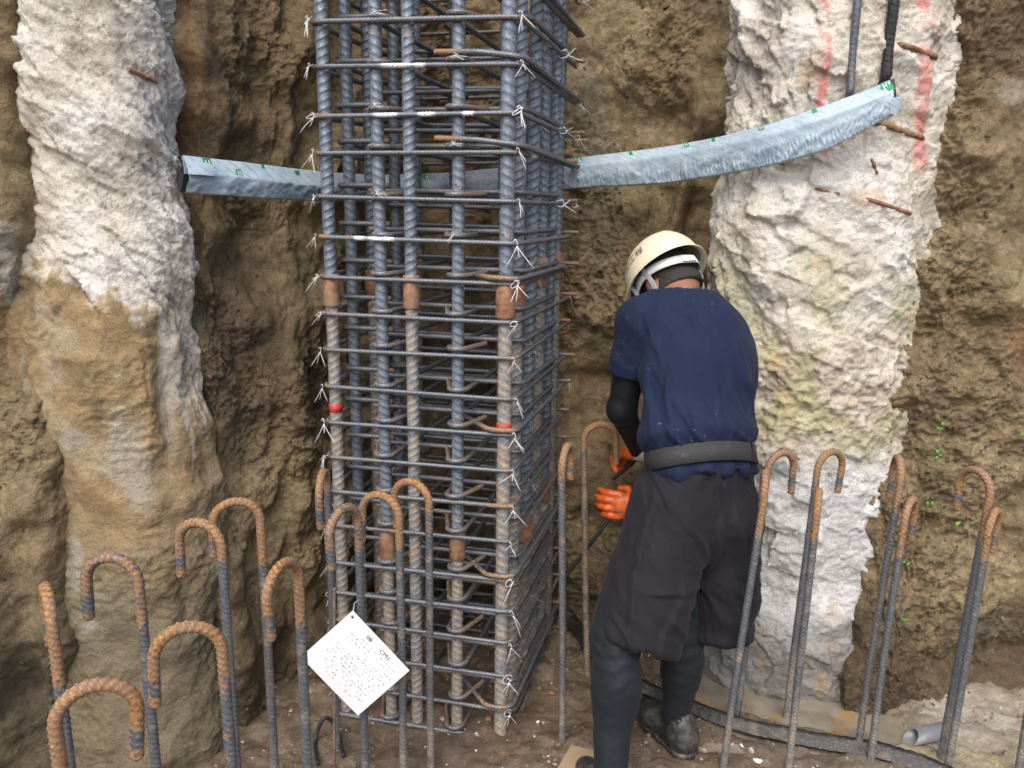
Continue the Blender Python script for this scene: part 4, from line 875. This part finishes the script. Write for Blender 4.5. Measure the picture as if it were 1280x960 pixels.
HL = np.cross(HU, HF); HU, HL = HU * math.cos(roll) + HL * math.sin(roll), HL * math.cos(roll) - HU * math.sin(roll)
HR = np.stack([-HL, HF, HU], 1)       # columns: right, front, up of the head
person = thing("person", (0.42, 1.95, 0), "person in navy t-shirt, black shorts and cream hard hat bending beside the rebar cage", "person")
PO = np.array([0.42, 1.95, 0])
hl = lambda x, y, z: head + HR @ np.array([x, y, z])
# the body itself
v = Vol((.10, 1.60, -.02), (.86, 2.72, 1.56), .0085)
v.add(v.ell(head + HU * .005, (.076, .096, .105), HR)); v.add(v.ell(hl(0, .045, -.075), (.052, .055, .055), HR), .03)
v.add(v.cone(hl(0, .088, -.02), hl(0, .108, -.045), .010, .014), .012)                                # nose
v.add(v.ell(hl(0, .088, -.078), (.026, .012, .008), HR), .008)                                         # lips
v.add(v.ell(hl(0, .075, .018), (.055, .02, .012), HR), .02)                                            # brow
for sx in (-1, 1): v.add(v.ell(hl(sx * .080, -.005, -.03), (.010, .02, .032), HR), .006)               # ears
v.add(v.cone(c7 - UP * .02, hl(0, -.025, -.06), .058, .056), .04)
v.add(v.cone(belt + UP * .02, chest + UP * .05, .125, .135, (FWD, 1.4)), .05); v.add(v.cone(shL, shR, .05, .05), .06)
v.add(v.cone(belt - [0, 0, .1], belt, .14, .125, (FWD, 1.25)), .05)
for a, b, c_, in ((shL, elL, wrL), (shR, elR, wrR)):
    v.add(v.cone(a, b, .044, .034), .03); v.add(v.cone(b, c_, .036, .024), .015)
for a, b, c_ in ((hipL, knL, anL), (hipR, knR, anR)):
    v.add(v.cone(a, b, .078, .050), .02); v.add(v.cone(b, c_, .046, .034), .02)
    ca = b + (c_ - b) * .3 - FH * .016; v.add(v.ell(ca, (.040, .040, .09)), .03)
    v.add(v.cone(c_ - [0, 0, .045] - FH * .02, c_ - [0, 0, .06] + FH * .12, .032, .026), .02)
for w_, d_ in ((wrL, np.array([-.25, .9, -.3])), (wrR, np.array([-1., .0, -.1]))): v.add(v.cone(w_, w_ + d_ / np.linalg.norm(d_) * .08, .022, .022, ((0, 0, 1), 1.3)), .012)
V, F = v.mesh(); V = relax(V, F, 1)
def skin_mat():
    m = mat("skin", (0.36, 0.19, 0.13), 0.5); n = NT(m); n.set(Base_Color=n.mix(n.noise(45, 4), (0.20, 0.085, 0.052), (0.29, 0.14, 0.095)), Normal=n.bump(n.noise(220, 3), .12, .002))
    n.b.inputs["Subsurface Weight"].default_value = .12; n.b.inputs["Subsurface Radius"].default_value = (.012, .005, .003); return m
link("body", raw_mesh("body", V - PO, F, None, None, True, skin_mat()), person)
def cloth_mat(name, col, rough=.75, dust=None, weave=900, sheen=.2):
    m = mat(name, col, rough, spec=.18); n = NT(m); c = n.mix(n.noise(14, 4), tuple(x * .82 for x in col), tuple(x * 1.16 for x in col))
    if dust:
        d = n.mth('MULTIPLY', n.ramp(n.noise(dust[1], 5, .7), dust[2], dust[2] + .10), n.ramp(n.noise(3.5, 2), .45, .6)); c = n.mix(n.mth('MULTIPLY', d, dust[3]), c, dust[0])
    n.set(Base_Color=c, Normal=n.bump(n.noise(28, 4, .6, (1, 1, .5), 1.2), .35, .006, n.bump(n.noise(weave, 2, .5), .2, .001))); n.b.inputs["Sheen Weight"].default_value = sheen * .12; n.b.inputs["Sheen Roughness"].default_value = .5; return m
M_shirt = cloth_mat("navy_jersey", (0.0085, 0.0145, 0.040), .8, ((0.25, 0.24, 0.22), 55, .62, .35), sheen=.25)
M_shorts = cloth_mat("charcoal_shorts", (0.0120, 0.0118, 0.0152), .8, ((0.2, 0.16, 0.12), 30, .66, .25), sheen=.3)
M_legg = cloth_mat("dark_leggings", (0.0125, 0.0155, 0.0195), .65, ((0.2, 0.17, 0.14), 60, .66, .3), sheen=.25)
M_sleeve = cloth_mat("black_sleeve", (0.010, 0.010, 0.013), .5, sheen=.15)
M_glove = mat("orange_latex", (0.72, 0.13, 0.02), 0.38); n = NT(M_glove); n.set(Base_Color=n.mix(n.ramp(n.noise(50, 4), .4, .7), (0.74, 0.14, 0.025), (0.46, 0.085, 0.02)), Normal=n.bump(n.noise(180, 4), .35, .002))
M_cuff = cloth_mat("pale_knit", (0.5, 0.47, 0.43), .8)
M_web = mat("grey_webbing", (0.045, 0.043, 0.042), 0.7); n = NT(M_web); n.set(Base_Color=n.mix(n.ramp(n.noise(40, 5, .7), .58, .75, 0, .45), (0.022, 0.022, 0.024), (0.16, 0.13, 0.10)), Normal=n.bump(n.noise(300, 2, .5, (.3, .3, 3)), .5, .003))
# t-shirt
v = Vol((.22, 1.88, .78), (.80, 2.56, 1.40), .0062)
v.add(v.cone(belt - UP * .10, belt + UP * .05, .162, .163, (FWD, 1.40)))
v.add(v.cone(belt + UP * .05, chest, .163, .166, (FWD, 1.45)), .05); v.add(v.cone(chest, c7 - UP * .085, .160, .115, (FWD, 1.45)), .05)
v.add(v.cone(shL - UP * .012, c7 - UP * .03, .060, .066), .06); v.add(v.cone(shR - UP * .018, c7 - UP * .03, .056, .064), .07)
v.add(v.cone(chest + UP * .06 - LFT * .01 - FWD * .02, chest - LFT * .02 - FWD * .02, .125, .13, (FWD, 1.25)), .08)
slv = shL + (elL - shL) * .60; v.add(v.cone(shL, slv, .060, .062), .03)
slr = shR + (elR - shR) * .62; v.add(v.cone(shR, slr, .056, .060), .04)
h_ = v.plane(belt, UP); v.f = v.f + .020 * np.exp(-((h_) / .030) ** 2)                                  # pulled in by the belt
v.f = v.f - .010 * np.exp(-((h_ - .065) / .030) ** 2)
nL = (elL - shL) / np.linalg.norm(elL - shL); nR = (elR - shR) / np.linalg.norm(elR - shR)
capL = np.maximum(v.plane(slv + nL * .0, nL), v.cone(shL, elL, .10, .10)); v.f = np.where((v.cone(shL + nL * .08, elL, .085, .085) < 0) & (v.plane(slv, nL) > -.02), np.maximum(v.f, v.plane(slv, nL)), v.f)
v.cut(-v.plane(belt - UP * (.052), UP), .004)
v.cut(v.plane(c7 + UP * .010, UP - FWD * .25), .012)
V, F = v.mesh(); V = relax(V, F, 2); N = vnormals(V, F)
a = (V - belt) @ UP; b = (V - belt) @ RGT; c_ = (V - belt) @ FWD
ring_a = np.arctan2(c_, b)
fold = .0035 * ridg(ring_a * 1.7 + a * 2.5, a * 2.6 + 3, 3, 901) * sst(.0, .12, a) + .005 * fbm(ring_a * 3.5, a * 8 + ring_a * 3, 3, 905) * sst(.34, .1, a) * sst(.02, .06, np.abs(a)) + .0022 * np.sin(ring_a * 13 + 5 * fbm(ring_a * 2, a * 9, 2, 907)) * np.exp(-((a - .05) / .045) ** 2)
diag = b * .8 + a * .6; fold += .0045 * ridg(diag * 11 + 1, (a - b) * 2.5, 2, 911) * sst(.2, .42, a)
def creases(V, lst, Y, back):
    t = np.zeros(len(V))
    for (x0, y0, x1, y1, w, A) in lst:
        p, q = aty(x0, y0, Y), aty(x1, y1, Y); d = q[[0, 2]] - p[[0, 2]]; L = np.linalg.norm(d); d = d / L; e = V[:, [0, 2]] - p[[0, 2]]; al = e @ d; ac = e @ np.array([-d[1], d[0]]) + .006 * np.sin(al * 30 + x0)
        t += 1.5 * A * np.exp(-(ac / (w * .85)) ** 2) * (.6 + ac / w) * sst(-.03, .04, al) * sst(L + .03, L - .05, al)
    return t * back
fold += creases(V, [(815, 420, 803, 545, .012, .008), (835, 455, 822, 548, .011, .006), (842, 500, 870, 548, .010, .008), (850, 552, 825, 515, .009, .007), (888, 455, 886, 548, .008, .005), (905, 470, 925, 548, .011, .007), (938, 470, 925, 530, .011, .008), (915, 420, 938, 500, .014, .007), (812, 398, 822, 450, .010, .008), (860, 380, 880, 430, .014, .005), (800, 430, 790, 452, .008, .005), (930, 548, 905, 525, .009, .007), (880, 550, 862, 530, .008, .006), (842, 372, 815, 392, .010, .005)], 2.10, sst(.15, -.15, N[:, 1]))
hemw = .006 * np.sin(ring_a * 11) * sst(-.015, -.05, a); V = V + N * (fold + hemw)[:, None]
low_ = sst(-.04, -.052, a); V[:, 2] -= low_ * (.010 + .010 * np.sin(ring_a * 7 + 1))
sh = link("t_shirt", raw_mesh("t_shirt", V - PO, F, None, None, True, M_shirt), person)
# arm sleeves
def arm_sleeve(a, b, c_, ra, rb, rc_, t0):
    lo = np.minimum(np.minimum(a, b), c_) - .09; hi = np.maximum(np.maximum(a, b), c_) + .09; v = Vol(lo, hi, .005); a2 = a + (b - a) * t0
    v.add(v.cone(a2, b, ra, rb)); v.add(v.cone(b, b + (c_ - b) * .92, rb, rc_), .02); q = a2; n_ = (b - a) / np.linalg.norm(b - a); v.cut(-v.plane(q, n_), .004)
    V, F = v.mesh(); V = relax(V, F, 2); N = vnormals(V, F); d = np.linalg.norm(V - b, axis=1); V = V + N * (.0022 * np.sin(d * 190 + V[:, 0] * 60) * np.exp(-(d / .06) ** 2))[:, None]
    link("arm_sleeve", raw_mesh("arm_sleeve", V - PO, F, None, None, True, M_sleeve), person)
arm_sleeve(shL, elL, wrL, .049, .042, .030, .55); arm_sleeve(shR, elR, wrR, .049, .042, .031, .5)
# shorts
v = Vol((.10, 1.68, .22), (.80, 2.30, .92), .0062)
v.add(v.cone(belt - [0, 0, .03], belt - [0, 0, .13], .156, .172, (FH, 1.36)))
hemL = W(792, 806, 1.88); hemR = W(898, 786, 2.07)
dL = (hemL - hipL) / np.linalg.norm(hemL - hipL); dR = (hemR - hipR) / np.linalg.norm(hemR - hipR)
v.add(v.cone(hipL + [0, 0, .02], hemL + dL * .12, .116, .116), .06); v.add(v.cone(hipR + [0, 0, .02], hemR + dR * .12, .110, .100), .035)
v.add(v.ell(belt - [0, 0, .17] - FH * .055, (.13, .075, .09)), .05)
cutL = v.plane(hemL, dL + np.array([.06, 0, 0])); cutR = v.plane(hemR, dR + np.array([-.05, 0, 0]))
nearL = v.cone(hipL, hemL + dL * .12, .116, .116) < v.cone(hipR, hemR + dR * .12, .110, .100)
v.f = np.where(nearL, np.maximum(v.f, cutL), np.maximum(v.f, cutR))
v.cut(-np.maximum(v.cone(hipL, hemL + dL * .3, .104, .106), -.08 - cutL), .004); v.cut(-np.maximum(v.cone(hipR, hemR + dR * .3, .098, .090), -.08 - cutR), .004)
v.cut(v.Z - (belt[2] + .01) + 0 * v.X, .004)
V, F = v.mesh(); V = relax(V, F, 2); N = vnormals(V, F)
x_, y_, z_ = V[:, 0], V[:, 1], V[:, 2]; side_ = sst(-.03, .03, x_ - .47)
an_ = np.arctan2(y_ - 2.03, x_ - np.where(x_ < .47, .38, .57))
fold = .0040 * ridg(an_ * 1.3 + z_ * 4, z_ * 4 + an_, 3, 931) + .005 * fbm(x_ * 9 + z_ * 10, z_ * 7 - x_ * 5, 3, 935) + .004 * np.sin(an_ * 13) * sst(belt[2] - .06, belt[2] - .02, z_)
fold += .0045 * ridg((z_ + .8 * x_) * 13, (x_ - z_) * 3, 2, 941) * sst(.66, .5, z_)
fold += creases(V, [(815, 620, 790, 700, .012, .008), (808, 640, 770, 760, .014, .008), (800, 715, 860, 725, .010, .007), (850, 640, 880, 700, .012, .006), (905, 640, 880, 720, .014, .008), (845, 700, 800, 790, .014, .007), (762, 740, 790, 790, .010, .007), (920, 650, 928, 770, .012, .007), (870, 730, 905, 780, .012, .007), (825, 600, 832, 640, .007, .006), (855, 602, 858, 640, .007, .005), (900, 602, 897, 640, .007, .006), (925, 604, 918, 650, .007, .005), (745, 770, 830, 812, .010, .005), (820, 740, 850, 790, .010, .006)], 1.95, sst(.15, -.15, N[:, 1]))
V = V + N * fold[:, None]
link("shorts", raw_mesh("shorts", V - PO, F, None, None, True, M_shorts), person)
# leggings
def legging(kn, an, up_, r0, r1, r2):
    lo = np.minimum(kn, an) - .13; hi = np.maximum(kn + (up_ - kn) * .55, kn) + .13; v = Vol(lo, hi, .0055); ca = kn + (an - kn) * .33 - FH * .018
    v.add(v.cone(kn + (up_ - kn) * .55, kn, r0 * 1.25, r0)); v.add(v.cone(kn, an, r0, r2), .03); v.add(v.ell(ca, (r1, r1, .10)), .04); v.cut(-v.plane(an - [0, 0, .03], (0, 0, 1)), .006)
    V, F = v.mesh(); V = relax(V, F, 2); N = vnormals(V, F); t = kn[2] - V[:, 2]
    V = V + N * (.0017 * np.sin(t * 150 + 3 * fbm(V[:, 0] * 14, V[:, 2] * 14, 2, 951) + V[:, 0] * 30) * np.exp(-((t - .03) / .07) ** 2) + .0025 * fbm(V[:, 0] * 20, V[:, 2] * 24, 2, 952))[:, None]
    link("legging", raw_mesh("legging", V - PO, F, None, None, True, M_legg), person)
legging(knL, anL, hipL, .064, .058, .043); legging(knR, anR, hipR, .056, .052, .040)
# belt: webbing band round the waist
def band(name, c0, up_, rt, fw, w, d, hgt, th, m_, a0=0, a1=2 * math.pi, parent=None, nseg=72, wob=.0):
    VV = []; ang = np.linspace(a0, a1, nseg + 1)
    for t in ang:
        e = rt * (w * math.cos(t)) + fw * (d * math.sin(t)); nn = rt * (math.cos(t) / w) + fw * (math.sin(t) / d); nn = nn / np.linalg.norm(nn)
        z = wob * math.sin(3 * t + .5)
        for (o_, hh) in ((0, -hgt), (th, -hgt * .94), (th, hgt * .94), (0, hgt)): VV.append(c0 + e + nn * o_ + up_ * (hh + z))
    return link(name, raw_mesh(name, np.array(VV) - PO, grid_faces(nseg + 1, 4, True), None, None, False, m_), parent or person)
bt_o = band("tool_belt", belt - UP * .002, UP, RGT, FWD, .163, .122, .027, .006, M_web, wob=.0015)
band("buckle_keeper", belt - UP * .002, UP, RGT, FWD, .1695, .1285, .0285, .003, M_web, a0=-1.0, a1=-.9, parent=bt_o, nseg=4)
# gloves with five bent fingers each
def glove(wr, fdir, pdir, name, curl=.9, splay=.016):
    """fdir: from wrist to knuckles, pdir: the way the palm faces"""
    fd = np.array(fdir, float); fd /= np.linalg.norm(fd); pd = np.array(pdir, float); pd -= (pd @ fd) * fd; pd /= np.linalg.norm(pd); sd_ = np.cross(fd, pd)
    v = Vol(wr - .17, wr + .17, .0034); kn_ = wr + fd * .082
    v.add(v.cone(wr - fd * .02, wr + fd * .02, .031, .030, (pd, 1.2))); v.add(v.ell(wr + fd * .055, (.045, .046, .022), np.stack([sd_, fd, pd], 1)), .02)
    for i, (o_, L) in enumerate(((-.036, 1.0), (-.012, 1.15), (.013, 1.1), (.037, .88))):
        p = kn_ + sd_ * o_ - fd * abs(o_) * .2; ang = 0; seg = (.036 * L, .026 * L, .021 * L); r = (.0130, .0120, .0108)
        for j in range(3):
            ang += curl * (.55, .95, .75)[j] * (1 + .10 * (i - 1.5)); dd = fd * math.cos(ang) + pd * math.sin(ang) + sd_ * (o_ * .9)
            q = p + dd * seg[j]; v.add(v.cone(p, q, r[j], r[j] * .93), .003 if j else .007); p = q
    tb = wr + fd * .030 - sd_ * .034; d1 = fd * .55 - sd_ * .55 + pd * .65; d1 /= np.linalg.norm(d1); t1 = tb + d1 * .036; d2 = fd * .75 + sd_ * .1 + pd * .6; d2 /= np.linalg.norm(d2)
    v.add(v.cone(wr + fd * .02 - sd_ * .015, tb, .019, .0155), .010); v.add(v.cone(tb, t1, .0145, .0128), .006); v.add(v.cone(t1, t1 + d2 * .03, .0125, .0108), .003)
    V, F = v.mesh(); V = relax(V, F, 1, .4); g = link("work_glove", raw_mesh("work_glove", V - PO, F, None, None, True, M_glove), person)
    cv = Vol(wr - .07, wr + .07, .004); cv.add(cv.cone(wr - fd * .045, wr - fd * .012, .033, .034, (pd, 1.15))); V, F = cv.mesh(); V = V + vnormals(V, F) * (.0012 * np.sin(((V - wr) @ fd) * 1400))[:, None]
    link("glove_cuff", raw_mesh("glove_cuff", V - PO, F, None, None, True, M_cuff), g)
    return kn_ + pd * .022, sd_
gR, axR = glove(wrR, (-1, .0, .06), (-.1, 1., -.15), "right", .55)
gL, axL = glove(wrL, (-.45, .8, -.25), (.2, -.1, -1), "left", .8)
# rod held in the hands
ra, rb_ = aty(709, 718, 2.40), aty(790, 612, 2.44); rd = (rb_ - ra) / np.linalg.norm(rb_ - ra)
M_tool = mat("dark_tool_steel", (0.03, 0.03, 0.033), 0.45, .6)
P = np.array([ra - rd * .05, ra, (ra + rb_) / 2, rb_, rb_ + rd * .05]); o0 = P[0]
tag(link("steel_rod", tube("steel_rod", P, .0062, M_tool, 10, .01, loc=o0), loc=o0), "dark thin steel rod held slanting in the lower orange glove", "rod")
ra, rb_ = aty(766, 600, 2.46), aty(797, 571, 2.50); P = np.array([ra, (ra + rb_) / 2, rb_ + (rb_ - ra) * .6]); o0 = P[0]
hk = thing("tying_hook", o0, "black handled tying hook held in the upper orange glove", "tool"); link("shaft", tube("shaft", P, .0055, M_tool, 8, loc=o0), hk); link("handle", tube("handle", np.array([P[1], P[2]]), np.array([.0095, .0095]), M_rub, 10, loc=o0), hk)
# shoes
def shoe(an, yaw, name):
    f_ = np.array([math.cos(yaw), math.sin(yaw), 0]); l_ = np.array([-f_[1], f_[0], 0]); c = np.array([an[0], an[1], 0]); v = Vol(c - [.22, .22, .03], c + [.22, .22, .15], .005); z0 = fz(c[0], c[1])
    v.add(v.cone(c - f_ * .035 + [0, 0, .045 + z0], c + f_ * .09 + [0, 0, .040 + z0], .044, .040, (l_, 1.05))); v.add(v.cone(c + f_ * .09 + [0, 0, .036 + z0], c + f_ * .15 + [0, 0, .03 + z0], .042, .032), .03)
    v.add(v.cone(c - f_ * .03 + [0, 0, .05 + z0], c - f_ * .02 + [0, 0, .085 + z0], .043, .045), .02); op = v.cone(c - f_ * .012 + [0, 0, .09 + z0], c + f_ * .035 + [0, 0, .13 + z0], .040, .05); v.cut(-op, .004)
    v.cut(-v.plane([0, 0, z0 + .006], (0, 0, 1)), .004); V, F = v.mesh(); V = relax(V, F, 1)
    s_ = link("work_shoe", raw_mesh("work_shoe", V - PO, F, None, None, True, M_shoe), person)
    v = Vol(c - [.22, .22, .03], c + [.22, .22, .08], .005); v.add(v.cone(c - f_ * .035 + [0, 0, .02 + z0], c + f_ * .09 + [0, 0, .02 + z0], .046, .046)); v.add(v.cone(c + f_ * .09 + [0, 0, .02 + z0], c + f_ * .15 + [0, 0, .02 + z0], .046, .036), .02)
    v.cut(v.plane([0, 0, z0 + .020], (0, 0, 1)), .003); v.cut(-v.plane([0, 0, z0 - .003], (0, 0, 1)), .003); V, F = v.mesh(); link("sole", raw_mesh("sole", V - PO, F, None, None, True, M_mrub), s_)
M_shoe = mat("rubber_shoe", (0.05, 0.055, 0.06), .5); n = NT(M_shoe); n.set(Base_Color=n.mix(n.ramp(n.noise(35, 5, .7), .45, .65, 0, .8), (0.018, 0.02, 0.023), (0.10, 0.085, 0.07)))
shoe(anR, math.radians(118), "R"); shoe(anL, math.radians(108), "L")
# short dark hair below the helmet
v = Vol(head - .15, head + .15, .005); v.add(v.ell(head + HU * .008 - HF * .004, (.080, .099, .108), HR)); v.cut(-v.plane(hl(0, -.06, -.092), -HF * .1 + HU), .006); v.cut(v.plane(hl(0, .055, 0), HF - HU * .3), .006)
v.add(np.maximum(v.cone(c7 - UP * .02, hl(0, -.025, -.06), .0600, .0745), np.maximum(-v.plane(hl(0, -.06, -.077), -HF * .1 + HU), v.plane(hl(0, -.01, 0), HF))), .004)
V, F = v.mesh(); N = vnormals(V, F); V = V + N * (.002 * fbm(V[:, 0] * 90, V[:, 2] * 90, 3, 961))[:, None] 
M_hair = mat("black_hair", (0.022, 0.017, 0.014), .7); n = NT(M_hair); n.set(Normal=n.bump(n.noise(350, 3, .6, (1, 1, .3)), .8, .004)); link("hair", raw_mesh("hair", V - PO, F, None, None, True, M_hair), person)
# hard hat
M_hat = mat("cream_helmet", (0.80, 0.745, 0.60), 0.28); n = NT(M_hat); n.set(Base_Color=n.mix(n.ramp(n.noise(25, 5, .7), .55, .75, 0, .5), (0.68, 0.61, 0.44), (0.5, 0.43, 0.3)), Roughness=n.ramp(n.noise(30, 4), .3, .7, .22, .42))
HC = head + HU * .012
def dome(lat, lon, k=1.0, extra=0.0):
    """lat 0 at the rim, 90 deg at the crown"""
    a_, b_ = .117 * k, .137 * k; w = math.cos(lat) ** .82; x = a_ * w * math.sin(lon); y = b_ * w * math.cos(lon); z = .128 * k * math.sin(lat) ** .95
    z += .004 * math.exp(-((x) / .014) ** 2) * math.sin(lat)                                              # centre ridge
    return HC + HR @ np.array([x * (1 + extra), y * (1 + extra), z])
lats = np.radians(np.r_[0, 3, 7, 12, 18, 25, 33, 41, 50, 59, 68, 77, 85, 89.5]); lons = np.linspace(0, 2 * math.pi, 73)[:-1]
def brim(lon, o): 
    fr = max(0, math.cos(lon)) ** 2; e = .012 + .030 * fr; p = dome(0, lon); c_ = p - HC; c_ = c_ / np.linalg.norm(c_); return p + c_ * e * o - HU * (.006 + .010 * fr + .006 * max(0, -math.cos(lon))) * o
rows = [[brim(l, 1.0) for l in lons], [brim(l, .5) for l in lons]] + [[dome(t, l) for l in lons] for t in lats]
inn = [[dome(t, l, .968) - HU * .001 for l in lons] for t in lats[::-1]] + [[brim(l, .5) - HU * .004 for l in lons], [brim(l, 1.0) - HU * .0045 for l in lons]]
A = np.array(rows + inn); n_, k_ = A.shape[:2]; Fh = np.vstack([grid_faces(n_, k_, True), [[(n_ - 1) * k_ + j, (n_ - 1) * k_ + (j + 1) % k_, (j + 1) % k_, j] for j in range(k_)]])
hat = thing("hard_hat", HC - PO, None, None); hat.parent = person
HO = HC
link("shell", raw_mesh("shell", A.reshape(-1, 3) - HO, Fh[:, ::-1], None, None, True, M_hat), hat)
M_band = mat("white_plastic_band", (0.66, 0.69, 0.69), .4); M_strap = mat("grey_strap", (0.5, 0.52, 0.53), .6)
VV = []; 
for t in np.linspace(0, 2 * math.pi, 61):
    e = HR @ np.array([.094 * math.cos(t), .112 * math.sin(t), 0]); nn = e / np.linalg.norm(e); dip = -.030 * max(0, -math.sin(t)) ** 1.5
    for (o_, hh) in ((0, -.014), (.003, -.014), (.003, .014), (0, .014)): VV.append(HC + e + nn * o_ + HU * (hh - .006 + dip))
link("head_band", raw_mesh("head_band", np.array(VV) - HO, grid_faces(61, 4, True), None, None, False, M_band), hat)
q = HC + HR @ np.array([0, -.116, -.042]); m_ = MB(); m_.box(q, .05, .012, .022, HR); m_.obj("adjuster_knob", M_band, hat, HO) if False else None
m2 = MB(); m2.box(q - HO, .046, .010, .020, HR); m2.obj("band_adjuster", M_band, hat)
for sx in (-1, 1):
    pts = [hl(sx * .098, -.03, .02), hl(sx * .094, -.035, -.03), hl(sx * .083, -.02, -.075), hl(sx * .055, .03, -.125)]; P, _ = resample(fillet(pts, .02, 5), .008); dirr = HR @ np.array([0, 1.0, .1])
    sheet("chin_strap", [[p + dirr * w_ for w_ in (-.009, 0, .009)] for p in (P - HO)], M_strap, hat, .0015)
    pts = [hl(sx * .098, .05, .02), hl(sx * .090, .05, -.03), hl(sx * .055, .035, -.12)]; P, _ = resample(fillet(pts, .02, 5), .008)
    sheet("chin_strap", [[p + dirr * w_ for w_ in (-.007, 0, .007)] for p in (P - HO)], M_strap, hat, .0015)
me = text_mesh("\u8a18\u5de5\u7a0b", .033)                 # characters on the left of the shell
for vt in me.vertices:
    x, y = vt.co.x, vt.co.y; lon = math.radians(-78) - (x - .0) / .125; lat = math.radians(20) + y / .13
    p = dome(lat, lon); c_ = (p - HC); c_ = c_ / np.linalg.norm(c_); p = p + c_ * .0014 - HO; vt.co = p
me.materials.append(M_ink); link("lettering", me, hat)
